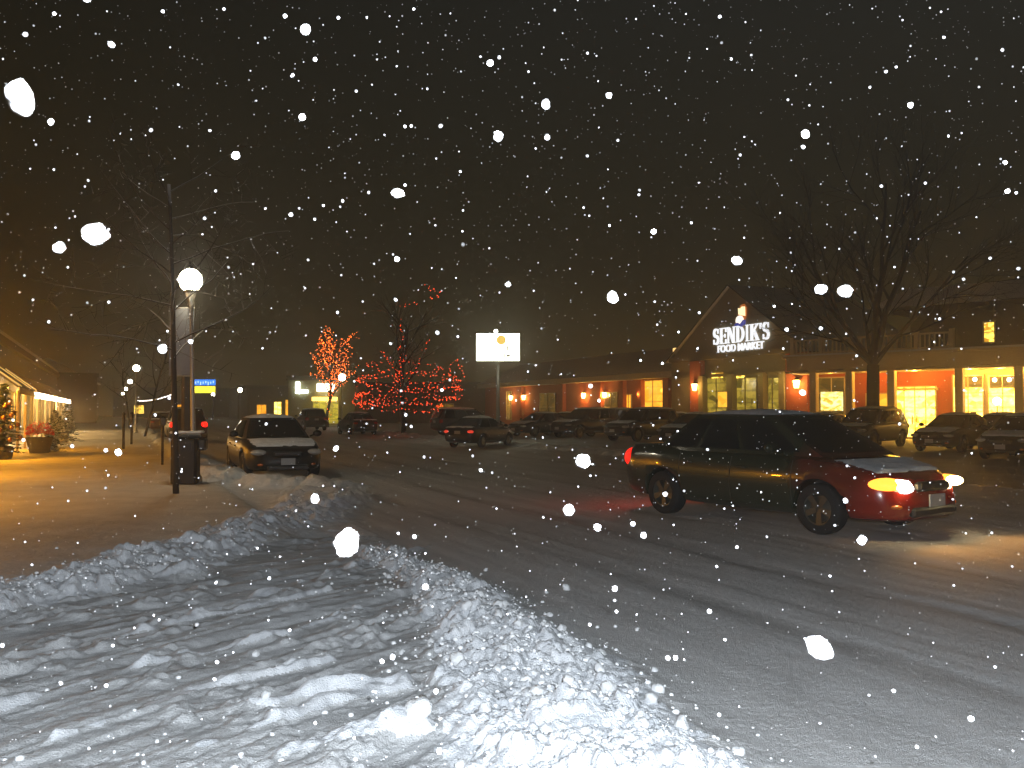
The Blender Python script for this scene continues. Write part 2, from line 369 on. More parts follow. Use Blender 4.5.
def build_ground():
    rs = np.concatenate([np.geomspace(.4, 3.0, 24, endpoint=False), np.geomspace(3.0, 15., 760, endpoint=False), np.geomspace(15., 245., 240)])
    A0 = YAW
    half = R(36)
    fine = np.linspace(A0 - half, A0 + half, 640)
    coarse = np.linspace(A0 + half, A0 - half + 2 * math.pi, 90)[1:-1]
    an = np.concatenate([fine, coarse]); nA = len(an); nR = len(rs)
    Rr, Aa = np.meshgrid(rs, an, indexing='ij')
    X = (Rr * np.sin(Aa)).ravel(); Y = (Rr * np.cos(Aa)).ravel()
    Hh, bm, walk, apron, rm = height(X, Y)
    bm = bm + (fbm(X * 7, Y * 7, 3, 201) - .5) * .35 * (bm > .01)
    i = np.arange(nR - 1)[:, None]; j = np.arange(nA)[None, :]
    a = i * nA + j; b = i * nA + (j + 1) % nA; c = (i + 1) * nA + (j + 1) % nA; d = (i + 1) * nA + j
    quads = np.stack([a, d, c, b], -1).reshape(-1, 4)
    cen = quads.mean(1)
    fb = bm[quads].mean(1); fw = walk[quads].mean(1); fa = apron[quads].mean(1)
    fx = X[quads].mean(1); fr_m = rm[quads].mean(1); fr_r = np.hypot(X, Y)[quads].mean(1)
    reg = np.where((fb > .16) | (fr_m > .3) | ((fr_r > 11.5) & (fx < 3.1) & (fw < .5)), 0, np.where(fw > .5, 1, np.where(fa > .5, 2, np.where((fx > 1.6) & (fx < 16.9), 3, np.where(fx >= 16.9, 4, 5)))))
    names = ['snow_bank', 'sidewalk', 'driveway', 'road', 'parking_lot', 'ground']
    mats = [SNOW,
            ground_mat('sidewalk_snow', (.48, .47, .45), (.74, .73, .71), scale=1.5, fine=40, bump=.4),
            ground_mat('driveway_snow', (.32, .325, .33), (.74, .76, .78), rot=-TA, stretch=(.22, 4.2, 1), scale=1.9, fine=120, bump=.9, lo=.36, hi=.68),
            road_mat('road_snow', (.44, .445, .45), (.66, .665, .67), stretch=(1.6, .16, 1), scale=1.3, fine=130, bump=1.0, lo=.3, hi=.68),
            ground_mat('lot_snow', (.30, .29, .27), (.5, .49, .47), scale=.6, fine=20, bump=.5),
            ground_mat('field_snow', (.4, .4, .4), (.6, .6, .6), scale=.5, fine=20, bump=.4)]
    P = np.stack([X, Y, Hh], 1)
    for k, nm in enumerate(names):
        q = quads[reg == k]
        if len(q) == 0: continue
        used, inv = np.unique(q, return_inverse=True); inv = inv.reshape(-1, 4)
        me = bpy.data.meshes.new(nm)
        me.vertices.add(len(used)); me.vertices.foreach_set('co', P[used].ravel())
        me.loops.add(len(inv) * 4); me.loops.foreach_set('vertex_index', inv.ravel().astype(np.int32))
        me.polygons.add(len(inv)); me.polygons.foreach_set('loop_start', (np.arange(len(inv)) * 4).astype(np.int32))
        me.polygons.foreach_set('use_smooth', np.ones(len(inv), bool))
        if nm == 'road':
            at_ = me.attributes.new('worn', 'FLOAT', 'POINT'); at_.data.foreach_set('value', worn_at(X[used], Y[used]).astype(np.float32))
        me.materials.append(mats[k]); me.update(); me.validate()
        o = bpy.data.objects.new(nm, me); COL.objects.link(o); tag(o, kind='structure')
build_ground()
def gz(x, y):
    h = height(np.array([float(x)]), np.array([float(y)]))
    return float(h[0][0])

# loose lumps thrown up by the plough: the large ones are things, the crumbs one mass
CHUNKM = mat('chunk_snow', (.84, .86, .88), .7, vary=.06, scale=2.5, bump=.5, bscale=7)
def chunk_mesh(seed, n=3):
    import bmesh
    bm = bmesh.new(); bmesh.ops.create_icosphere(bm, subdivisions=n, radius=1)
    for v in bm.verts:
        p = v.co.normalized()
        k = 1 + .28 * mnoise.noise(p * 1.4 + Vector((seed * 3.1, 0, 0))) + .14 * mnoise.noise(p * 3.5 + Vector((0, seed, 0))) + .06 * mnoise.noise(p * 8 + Vector((seed, seed, 0)))
        v.co = Vector((p.x * k, p.y * k * .9, p.z * k * .75))
    me = bpy.data.meshes.new('snow_chunk'); bm.to_mesh(me); bm.free()
    me.materials.append(CHUNKM); me.polygons.foreach_set('use_smooth', [True] * len(me.polygons)); return me
CH = [chunk_mesh(k) for k in range(6)]
rr = random.Random(5)
special = [(418, 733, .075, 'largest white snow chunk at the near edge of the plowed pile'),
           (458, 668, .05, 'rounded snow chunk on the upper left flank of the plowed pile'),
           (607, 700, .04, 'single round snow chunk on the right flank of the plowed pile'),
           (736, 752, .035, 'lone snow chunk on the road beside the foot of the pile'),
           (268, 705, .03, 'small snow chunk on the rim of a tyre track left of the pile'),
           (258, 655, .025, 'little snow lump alone between the driveway tyre tracks')]
for i, (u, v, s, lab) in enumerate(special):
    x, y = G(u, v); o = bpy.data.objects.new('snow_chunk', CH[i]); COL.objects.link(o)
    o.location = (x, y, gz(x, y) + s * .35); o.scale = (s, s, s); o.rotation_euler = (rr.random(), 0, rr.random() * 6)
    tag(o, lab, 'snow chunk', 'snow chunks around the plowed pile')
n = 0
while n < 110:
    t = rr.random(); k = rr.randrange(5); pts = BANKS[0][0]
    x = pts[k][0] * (1 - t) + pts[k + 1][0] * t + rr.gauss(0, .42); y = pts[k][1] * (1 - t) + pts[k + 1][1] * t + rr.gauss(0, .42)
    s = .018 + .028 * rr.random() ** 2
    o = bpy.data.objects.new('snow_chunk', CH[n % 6]); COL.objects.link(o)
    o.location = (x, y, gz(x, y) + s * .3); o.scale = (s, s * (.7 + .5 * rr.random()), s); o.rotation_euler = (rr.random() * 3, rr.random(), rr.random() * 6)
    tag(o, 'one of the small broken snow chunks strewn over the plowed pile', 'snow chunk', 'small snow chunks strewn over the plowed pile'); n += 1
mb = MB(); ico = MB().ball((0, 0, 0), 1, 7, 5)
for k in range(3600):
    if rr.random() < .93:
        b = 0 if rr.random() < .7 else 1; pts, vals = BANKS[b]; q = rr.randrange(6); t = rr.random(); w = vals[q][0]
        x = pts[q][0] * (1 - t) + pts[q + 1][0] * t + rr.gauss(0, w * .55); y = pts[q][1] * (1 - t) + pts[q + 1][1] * t + rr.gauss(0, w * .7)
    else:
        x, y = G(rr.uniform(-20, 620), 545 + 230 * rr.random() ** .8)
    mb.cur = len(mb.v)  # placeholder index list, filled below
    s = .004 + .015 * rr.random() ** 3
    if k == 0: CR = []
    CR.append((x, y, s))
hz = height(np.array([c[0] for c in CR]), np.array([c[1] for c in CR]))[0]
mb = MB()
for (x, y, s), z in zip(CR, hz):
    a = s * rr.uniform(.7, 1.4)
    mb.ball((x, y, float(z) + s * .3), (a, s, s * .8), 6, 4)
tag(mb.build('snow_crumbs', CHUNKM, smooth=True), kind='stuff')

# ------------------------------------------------------------------ cars
KINDS = {
 'sedan': dict(L=4.75, zt=[(-2.38, .62), (-2.33, .86), (-2.2, .97), (-1.6, 1.0), (-1.0, .97), (.6, .93), (1.0, .93), (1.5, .88), (2.0, .78), (2.25, .68), (2.38, .50)],
     zb=[(-2.38, .40), (-2.3, .30), (-1.9, .24), (0, .20), (1.9, .22), (2.3, .24), (2.38, .32)],
     hw=[(-2.38, .60), (-2.30, .74), (-2.1, .83), (-1.4, .89), (0, .90), (1.3, .895), (1.9, .84), (2.2, .72), (2.38, .46)],
     gh=dict(xf0=1.08, xf1=.22, xr0=-1.95, xr1=-1.05, w0=.82, w1=.60, zb=.92, zr=1.40), wx=(-1.36, 1.38), wr=.32),
 'tall_sedan': dict(L=4.75, zt=[(-2.38, .66), (-2.33, .92), (-2.2, 1.04), (-1.6, 1.07), (-1.0, 1.04), (.6, 1.0), (1.1, 1.0), (1.5, .95), (2.0, .83), (2.25, .72), (2.38, .52)],
     zb=[(-2.38, .40), (-2.3, .30), (-1.9, .24), (0, .20), (1.9, .22), (2.3, .24), (2.38, .32)],
     hw=[(-2.38, .60), (-2.30, .74), (-2.1, .83), (-1.4, .89), (0, .90), (1.3, .895), (1.9, .84), (2.2, .72), (2.38, .46)],
     gh=dict(xf0=1.38, xf1=.42, xr0=-1.62, xr1=-.92, w0=.83, w1=.62, zb=.99, zr=1.53), wx=(-1.36, 1.38), wr=.33),
 'suv': dict(L=4.6, zt=[(-2.30, .65), (-2.27, .98), (-2.15, 1.06), (-1.0, 1.07), (.6, 1.04), (1.0, 1.04), (1.6, .99), (2.0, .91), (2.22, .8), (2.30, .56)],
     zb=[(-2.30, .48), (-2.2, .38), (-1.9, .30), (0, .28), (1.9, .30), (2.2, .34), (2.30, .42)],
     hw=[(-2.30, .68), (-2.24, .80), (-2.0, .88), (-1.4, .92), (0, .93), (1.3, .92), (1.9, .87), (2.15, .76), (2.30, .52)],
     gh=dict(xf0=1.05, xf1=.25, xr0=-2.24, xr1=-1.92, w0=.86, w1=.68, zb=1.03, zr=1.66), wx=(-1.36, 1.36), wr=.36),
}
def interp(tab, x): return float(np.interp(x, [a for a, _ in tab], [b for _, b in tab]))
def lerp(a, b, t): return a + (b - a) * t
def make_car(label, loc, ang, kind='sedan', paint=None, group=None, snow=True, tail=LENSRED, head=LENS, front_paint=None, seed=0, cat='car', parts=True, name='parked_car', plate=PLATE, head_r=1., snow_h=.05):
    K = KINDS[kind]; g = K['gh']; wr = K['wr']; arch = wr + .06
    root = thing(name, label, cat, loc, ang, group)
    def sect(x):
        zb, zt, w = interp(K['zb'], x), interp(K['zt'], x), interp(K['hw'], x); D = zt - zb
        pts = [(0, zb), (w * .75, zb), (w * .92, zb + .04), (w * .975, zb + .2 * D), (w, zb + .45 * D), (w * 1.0, zb + .62 * D), (w * .975, zb + .8 * D), (w * .935, zb + .92 * D), (w * .85, zt), (w * .5, zt + .018), (0, zt + .026)]
        lim = 0
        for wx in K['wx']:
            if abs(x - wx) < arch: lim = max(lim, wr + math.sqrt(arch ** 2 - (x - wx) ** 2))
        return [(y, max(z, min(lim, zt - .08)) if i < 6 else z) for i, (y, z) in enumerate(pts)]
    x0, x1 = K['zt'][0][0], K['zt'][-1][0]
    xs = sorted(set([x0 + (x1 - x0) * k / 64 for k in range(65)] + [wx + s * arch * .999 for wx in K['wx'] for s in (-1, 1)] + [wx + s * arch * 1.02 for wx in K['wx'] for s in (-1, 1)]))
    b = MB(); V = []; nP = 21
    for x in xs:
        p = sect(x); full = [(-y, z) for y, z in p[::-1][:-1]] + p[0:1] + p[1:]
        full = [(-y, z) for y, z in reversed(p[1:])] + p          # from top centre left .. bottom .. right top
        V.append([(x, y, z) for y, z in full])
    P = [[q for q in row] for row in V]
    fcut = 1.55
    o = len(b.v); b.v += [q for r in P for q in r]; nj = len(P[0])
    for i in range(len(P) - 1):
        for j in range(nj - 1):
            b.f.append((i * nj + j, (i + 1) * nj + j, (i + 1) * nj + j + 1, i * nj + j + 1))
            b.m.append(2 if (front_paint and xs[i] > 1.72 and K['zb']) else 0)
    b.cur = 2 if front_paint else 0
    b.f.append(tuple(range(nj))); b.m.append(0)
    b.f.append(tuple((len(P) - 1) * nj + j for j in reversed(range(nj)))); b.m.append(2 if front_paint else 0)
    # door seams, sill strip
    b.mat(1)
    for sx in (-1, 1):
        for xd in (1.0, -.02, -1.0):
            p = sect(xd)[3:8]
            for k in range(len(p) - 1):
                (ya, za), (yb, zb_) = p[k], p[k + 1]
                b.add([(xd - .005, sx * (ya + .003), za), (xd + .005, sx * (ya + .003), za), (xd + .005, sx * (yb + .003), zb_), (xd - .005, sx * (yb + .003), zb_)], [(0, 1, 2, 3)])
    body = b.build('body', [paint, PLASTIC, front_paint or paint], root, True)
    MB().box((0, 0, wr * 1.1 + .12), (3.7, 1.25, .5)).build('underbody', PLASTIC, root)
    # cabin
    fx = lambda t: lerp(g['xf0'], g['xf1'], t); rx = lambda t: lerp(g['xr0'], g['xr1'], t)
    hw = lambda t: lerp(g['w0'], g['w1'], t ** 1.25); zz = lambda t: lerp(g['zb'], g['zr'], t)
    def side(s, t, sg, o=0): return (lerp(rx(t), fx(t), s), sg * (hw(t) * (1 - .10 * abs(2 * s - 1) ** 3) + o), zz(t) + o * .3)
    def fr(v, t, o=0): return (fx(t) + .13 * (1 - v * v) + o, v * hw(t) * .90, zz(t) + o * .5)
    def re(v, t, o=0): return (rx(t) - .10 * (1 - v * v) - o, v * hw(t) * .90, zz(t) + o * .5)
    def roof(s, v, o=0):
        return (lerp(rx(1) - .10 * (1 - v * v), fx(1) + .13 * (1 - v * v), s), v * hw(1) * (1 - .10 * abs(2 * s - 1) ** 3), g['zr'] + .06 * (1 - v ** 2) * (1 - abs(2 * s - 1) ** 2.5) + o)
    T = [k / 6 for k in range(7)]; S = [k / 12 for k in range(13)]; U = [-1 + k / 5 for k in range(11)]
    c = MB()
    for sg in (-1, 1): c.grid([[side(s, t, sg) for s in S] for t in T])
    c.grid([[fr(v, t) for v in U] for t in T]); c.grid([[re(v, t) for v in U] for t in T]); c.grid([[roof(s, v) for v in U] for s in S])
    c.build('cabin', paint, root, True)
    W = [.10 + .78 * k / 4 for k in range(5)]; UW = [-.9 + .18 * k for k in range(11)]
    MB().grid([[fr(v, t, .008) for v in UW] for t in W]).build('windshield', GLASS, root, True)
    MB().grid([[re(v, t, .008) for v in UW] for t in W]).build('rear_window', GLASS, root, True)
    for sg in (-1, 1):
        for s0, s1 in (((.10, .46), (.50, .90)) if kind == 'sedan' else ((.06, .29), (.32, .58), (.61, .92))):
            MB().grid([[side(lerp(s0, s1, k / 6), t, sg, .007) for k in range(7)] for t in W]).build('side_window', GLASS, root, True)
    # wheels
    for wx in K['wx']:
        for sg in (-1, 1):
            yo = interp(K['hw'], wx) - .12
            w = MB().lathe([(wr * .62, -.10), (wr * .9, -.105), (wr * .985, -.08), (wr, -.03), (wr, .03), (wr * .985, .08), (wr * .9, .105), (wr * .62, .10)], 28, axis='y').build('wheel', RUBBER, root, True, (wx, sg * yo, wr))
            m = MB().lathe([(.001, .055), (.05, .06), (wr * .5, .03), (wr * .58, .085), (wr * .64, .09), (wr * .64, -.09)] if sg > 0 else [(.001, -.055), (.05, -.06), (wr * .5, -.03), (wr * .58, -.085), (wr * .64, -.09), (wr * .64, .09)], 28, axis='y')
            for k in range(5):
                a = 2 * math.pi * k / 5 + seed; q = [(.04, -.03), (wr * .6, -.045), (wr * .6, .045), (.04, .03)]
                m.add([(r * math.cos(a) - e * math.sin(a), sg * (.075 + (.01 if r > .1 else 0)), r * math.sin(a) + e * math.cos(a)) for r, e in q], [(0, 1, 2, 3)])
            m.build('rim', RIM, w)
    # lights, grille, plates, mirrors
    zh = interp(K['zt'], 2.1) - .10; xh = x1 - .22; yh = interp(K['hw'], xh) - .12
    zr_ = interp(K['zt'], x0 + .06) - .10
    for sg in (-1, 1):
        HL = MB().ball((xh, sg * yh, zh), (.20 * head_r, .19 * head_r, .075 * head_r), 18, 10).build('headlight', head, root, True)
        if head is HEADON: MB().ball((xh + .135, sg * (yh - .04), zh + .005), (.10, .135, .062), 16, 10).build('reflector', HEADCORE, HL, True)
        MB().ball((xh + .07, sg * (yh - .06), zh - .27), (.10, .10, .04), 12, 8).build('turn_signal', LENSORANGE, root, True)
        MB().ball((x0 + .13, sg * (interp(K['hw'], x0 + .1) - .12), zr_), (.13, .17, .085 if kind == 'sedan' else .16), 16, 10).build('taillight', tail, root, True)
        mm = MB().ball((.78, sg * (g['w0'] + .17), g['zb'] + .11), (.06, .11, .075), 12, 8); mm.tube([(.8, sg * (g['w0'] - .02), g['zb'] + .04), (.79, sg * (g['w0'] + .12), g['zb'] + .09)], .02, 6)
        mm.build('mirror', paint, root, True)
        for xd in (.18, -.82):
            MB().box((xd, sg * (interp(K['hw'], xd) * .985 + .012), interp(K['zt'], xd) - .20), (.18, .035, .03), 0, .012).build('door_handle', paint, root)
    fw = interp(K['hw'], x1 - .1)
    MB().box((x1 - .02, 0, zh - .03), (.10, fw * 1.05, .12), 0, .03).build('grille', PLASTIC, root)
    MB().box((x1 - .01, 0, zh - .34), (.10, fw * 1.5, .12), 0, .03).build('bumper_intake', PLASTIC, root)
    MB().box((x1 + .045, 0, zh - .20), (.02, .31, .15)).build('license_plate', plate, root)
    MB().box((x0 - .012, 0, zr_ - .03), (.02, .31, .15)).build('license_plate', plate, root)
    if snow:
        rs = random.Random(seed + 3)
        def blanket(fn, s0, s1, v0, v1, hgt, nm='snow_cover', ns=16, nv=12):
            top = []
            for i in range(ns + 1):
                row = []
                for j in range(nv + 1):
                    e = min(i, ns - i, 2) * min(j, nv - j, 2) / 4.
                    q = fn(lerp(s0, s1, i / ns), lerp(v0, v1, j / nv))
                    k = .5 + .5 * mnoise.noise(Vector((q[0] * 2.3 + seed, q[1] * 2.3, 0))) + .3 * mnoise.noise(Vector((q[0] * 6, q[1] * 6 + seed, 3)))
                    row.append((q[0] + rs.gauss(0, .012), q[1] + rs.gauss(0, .012), q[2] + (.004 if e == 0 else hgt * (.55 + .6 * k) * min(1, e + .2))))
                top.append(row)
            MB().grid(top).build(nm, SNOW, root, True)
        blanket(roof, .02, .98, -.97, .97, snow_h)
        hx = g['xf0'] + .16
        blanket(lambda s, v: (lerp(hx, x1 - .30, s), v * interp(K['hw'], lerp(hx, x1 - .30, s)) * .84, interp(K['zt'], lerp(hx, x1 - .30, s)) + .018), 0, 1, -1, 1, snow_h * .7)
        if kind == 'sedan':
            blanket(lambda s, v: (lerp(x0 + .14, -1.98, s), v * .74, interp(K['zt'], lerp(x0 + .14, -1.98, s)) + .012), 0, 1, -1, 1, snow_h * .8, ns=8)
    return root
def paint(n, c, r=.3): return mat(n, c, r, 0, .5, coat=.6)
BLACKP = mat('paint_black', (.010, .010, .010), .42, 0, .35); GREENP_GLOW = paint('paint_green_red_glow', (.026, .031, .018), .22)
REDP = paint('paint_dark_red', (.20, .014, .008)); GREYP = mat('paint_grey', (.022, .022, .022), .42, 0, .35); SILVP = paint('paint_silver', (.2, .2, .2)); BLUEP = mat('paint_blue', (.010, .012, .02), .42, 0, .35); MAROONP = paint('paint_maroon', (.06, .012, .01)); TANP = mat('paint_tan', (.04, .033, .022), .42, 0, .35)

nt = GREENP_GLOW.node_tree; pb = nt.nodes['Principled BSDF']; tcx = nt.nodes.new('ShaderNodeTexCoord'); sx_ = nt.nodes.new('ShaderNodeSeparateXYZ')
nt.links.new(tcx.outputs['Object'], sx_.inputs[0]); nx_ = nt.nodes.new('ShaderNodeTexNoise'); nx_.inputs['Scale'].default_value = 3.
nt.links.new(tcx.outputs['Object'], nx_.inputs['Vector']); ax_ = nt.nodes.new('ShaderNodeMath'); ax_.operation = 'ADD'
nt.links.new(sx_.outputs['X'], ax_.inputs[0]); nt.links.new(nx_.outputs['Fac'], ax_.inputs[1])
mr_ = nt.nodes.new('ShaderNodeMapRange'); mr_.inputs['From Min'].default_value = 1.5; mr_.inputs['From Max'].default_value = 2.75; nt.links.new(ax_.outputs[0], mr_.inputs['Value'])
mx_ = nt.nodes.new('ShaderNodeMix'); mx_.data_type = 'RGBA'; mx_.inputs['A'].default_value = (.026, .031, .018, 1); mx_.inputs['B'].default_value = (.22, .013, .007, 1)  # red smear of light put into the body colour towards the nose
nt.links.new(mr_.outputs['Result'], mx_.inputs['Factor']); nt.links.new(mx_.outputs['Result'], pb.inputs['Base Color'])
# the car pulling out across the road
RW = np.array([7.75, 11.5]); FWp = np.array([8.42, 9.15])
hd = (FWp - RW) / np.linalg.norm(FWp - RW); lf = np.array([-hd[1], hd[0]])
cc = (RW + FWp) / 2 + lf * .86
q_ = R(-5.5); hd = np.array([hd[0] * math.cos(q_) - hd[1] * math.sin(q_), hd[0] * math.sin(q_) + hd[1] * math.cos(q_)]); lf = np.array([-hd[1], hd[0]])
CA = math.atan2(hd[1], hd[0])
car = make_car('dark sedan with glowing headlights and a red glow painted over its nose crossing the snowy road', (cc[0], cc[1], .0), CA, 'tall_sedan', GREENP_GLOW, None, True, TAILON, HEADON, None, seed=1, name='moving_car', head_r=1.08, snow_h=.03)
car.scale = (1.03, 1.06, 1.0)
def carpt(x, y, z): return (cc[0] + hd[0] * x + lf[0] * y, cc[1] + hd[1] * x + lf[1] * y, z)
for sg in (-1, 1):
    lamp('headlight_beam', carpt(2.65, sg * .68, .66), 36, (1, .40, .06), .06, 'SPOT', (hd[0], hd[1], -.16), R(165), 1.)
    lamp('taillight_glow', carpt(-2.55, sg * .6, .8), 6, (1, .05, .02), .05)

make_car('black sedan parked at the curb with snow on its hood, facing the viewer', (3.62, 23.0, 0), R(-90), 'sedan', BLACKP, None, True, LENSRED, LENS, seed=2)
make_car('dark car parked further along the left curb behind the litter bin', (3.3, 47.5, 0), R(90), 'suv', GREYP, None, True, TAILON, seed=3)
lot = 'cars parked in the lot before the market'
LOT = [ # u, depth, heading deg, kind, paint, tail, label
 (481, 39.5, 40, 'sedan', BLACKP, TAILDIM, 'small black car below the lit pole sign, nearest of the lot on its left side'),
 (468, 57, 5, 'suv', GREYP, LENSRED, 'dark van shape half hidden behind the small black car under the pole sign'),
 (541, 56, 200, 'sedan', BLUEP, TAILDIM, 'dark blue sedan right of the lit pole sign with a dim red tail light'),
 (585, 53, 198, 'suv', BLACKP, TAILDIM, 'black wagon between the blue sedan and the large dark utility vehicle'),
 (642, 47, 198, 'suv', BLACKP, TAILON, 'large dark utility vehicle with red tail light before the orange shop window'),
 (722, 50, 202, 'sedan', GREYP, LENSRED, 'grey car mostly hidden behind the roof of the moving sedan'),
 (868, 39, 200, 'suv', BLUEP, LENSRED, 'snow topped dark utility vehicle under the big bare tree'),
 (955, 35.5, 198, 'sedan', BLACKP, LENSRED, 'dark sedan with rounded roof before the lit market doorway'),
 (1024, 30, 200, 'sedan', TANP, LENSRED, 'tan sedan cut by the frame before the brightest shop windows'),
 (565, 62, 200, 'sedan', BLACKP, LENSRED, 'black sedan in the second row of the lot under the paired wall lanterns'),
 (612, 58, 202, 'suv', GREYP, LENSRED, 'dark wagon in the second row between the black wagon and the large utility vehicle'),
 (672, 56, 198, 'sedan', BLUEP, TAILDIM, 'dark sedan in the second row under the bright orange shop window'),
 (695, 44, 204, 'sedan', BLACKP, LENSRED, 'black sedan showing just past the tail of the moving sedan'),
 (822, 43, 200, 'sedan', BLACKP, LENSRED, 'black low sedan left of the snow topped vehicle under the big tree'),
 (1000, 37, 201, 'sedan', BLUEP, LENSRED, 'dark sedan in the second row below the bright right windows'),
]
for i, (u, d, a, k, p, tl, lab) in enumerate(LOT):
    x, y = at(u, d); make_car(lab, (x, y, 0), R(a), k, p, lot, True, tl, seed=10 + i, snow_h=.06).scale = (.88, .88, .9) if i == 0 else (1, 1, 1)
far = [((5.2, 92, 0), 90, GREYP, TAILON, LENS, 'far car waiting on the left side of the street with red tail lights', 'sedan'),
       ((8.0, 104, 0), 90, BLACKP, TAILON, LENS, 'far car in the right lane with red tail lights, ahead of the waiting one', 'suv'),
       ((3.2, 70, 0), 90, MAROONP, LENSRED, LENS, 'far maroon car parked at the left curb beyond the utility vehicle', 'sedan'),
       ((14.6, 58, 0), 90, BLUEP, LENSRED, LENS, 'far dark car at the right curb beside the red lit tree', 'sedan'),
       ((14.4, 72, 0), 90, GREYP, LENSRED, LENS, 'far grey car at the right curb beside the orange lit tree', 'suv')]
for loc, a, p, tl, hl, lab, k in far: make_car(lab, loc, R(a), k, p, 'cars far down the street', True, tl, hl, seed=int(loc[1]))

# ------------------------------------------------------------------ street lamps
def street_lamp(x, y, label, globe=LAMPGLOBE, h=4.24, lean=(0, 0), detail=True, gr=.21):
    r = thing('street_lamp', label, 'street lamp', (x, y, gz(x, y) - .02), 0, 'street lamps along both curbs')
    r.rotation_euler = (lean[1], lean[0], 0)
    p = MB().lathe([(.16, 0), (.16, .12), (.11, .2), (.10, .55), (.05, .7), (.042, h * .5), (.035, h - .55), (.07, h - .5), (.05, h - .42), (.09, h - .33), (.11, h - .26)], 14)
    p.build('pole', GREYMETAL, r, True)
    MB().lathe([(.09, h - .26), (.13, h - .20), (.14, h - .18)], 14).build('collar', DARKMETAL, r, True)
    MB().ball((0, 0, h), (gr, gr, gr * 1.05), 20, 12).build('globe', globe, r, True)
    MB().lathe([(.07, h + gr * 1.0), (.04, h + gr + .06), (.012, h + gr + .16), (.001, h + gr + .17)], 10).build('finial', DARKMETAL, r, True)
    return r
LX, LY = G(195, 488)
street_lamp(LX, LY, 'nearest street lamp with bright globe above the litter bin', lean=(R(-1.5), 0), gr=.23, h=4.16)
lamp('lamp_light', (LX - .1, LY - .02, 3.85), 55, (1, .80, .48), .15)
for i, (x, y) in enumerate([at(136, 59), (1.5, 95), (1.5, 128), (1.5, 165)]):
    street_lamp(x, y, ['second street lamp along the left curb beyond the bare tree', 'third street lamp on the left curb, low over the far sidewalk', 'fourth street lamp on the left curb far down the street', 'farthest street lamp on the left curb at the vanishing point'][i], LAMPFAR)
for i, (x, y) in enumerate([at(342, 74), at(240, 118), (15.5, 160)]):
    street_lamp(x, y, ['street lamp on the right curb in front of the orange lit tree', 'street lamp on the right curb by the far corner shop', 'farthest street lamp on the right curb'][i], LAMPFAR, gr=.28)
# banner on the near lamp post
bx, by = LX - .02, LY - .02
b = thing('banner', 'plain grey street banner hanging from the near lamp post', 'banner', (LX, LY - .02, 0), -YAW)
for za in (3.70, 2.30): MB().tube([(-.02, 0, za), (-.55, 0, za)], .013, 8).build('arm', GREYMETAL, b)
MB().grid([[(-.54 + .5 * j / 6, .02 * math.sin(j * 1.3 + i * .7), 3.68 - 1.36 * i / 10) for j in range(7)] for i in range(11)]).build('cloth', mat('banner_cloth', (.17, .19, .23), .85, vary=.1), b, True)

# sign post, litter bin, bollard by the curb
px, py = G(186, 484)
p = thing('sign_post', 'short dark square post standing between the tree and the lamp pole', 'post', (px, py, gz(px, py) - .05))
MB().box((0, 0, 1.17), (.15, .15, 2.35), YAW, .015).build('shaft', WOODPOST, p); MB().box((0, 0, 2.37), (.18, .18, .05), YAW, .01).build('cap', SNOW, p)
px, py = G(187, 490)
t = thing('litter_bin', 'dark boxy litter bin with a snowy lid beside the lamp post', 'litter bin', (px + .05, py + .22, gz(px, py + .2) - .03), -YAW * .6)
MB().box((-.05, 0, .48), (.50, .50, .96), 0, .05).build('body', mat('bin_paint', (.008, .009, .010), .6, vary=.2), t)
MB().box((-.02, 0, 1.0), (.66, .56, .09), 0, .03).build('lid', PLASTIC, t)
MB().box((-.05, -.265, .78), (.32, .02, .16)).build('flap', DARKMETAL, t)
MB().box((-.02, 0, 1.065), (.60, .50, .05), 0, .02).build('snow_cap', SNOW, t)
MB().box((.28, 0, .82), (.16, .3, .24), 0, .03).build('side_pocket', PLASTIC, t)
px, py = G(163, 469)
t = thing('parking_meter', 'thin dark parking meter post left of the near tree trunk', 'parking meter', (px, py, gz(px, py)))
MB().tube([(0, 0, 0), (0, 0, 1.05)], .035, 8).build('post', DARKMETAL, t); MB().box((0, 0, 1.18), (.16, .10, .26), 0, .04).build('head', DARKMETAL, t)
for k, (u, v, lab) in enumerate([(124, 452, 'slim dark post on the left sidewalk edge beyond the parking meter'), (132, 447, 'second slim dark post further along the left sidewalk edge')]):
    px, py = G(u, v); t = thing('bollard', lab, 'bollard', (px, py, gz(px, py)), 0, 'posts along the left sidewalk edge')
    MB().tube([(0, 0, 0), (0, 0, 1.3)], .05, 8).build('post', DARKMETAL, t); MB().ball((0, 0, 1.33), .07, 8, 6).build('cap', DARKMETAL, t)

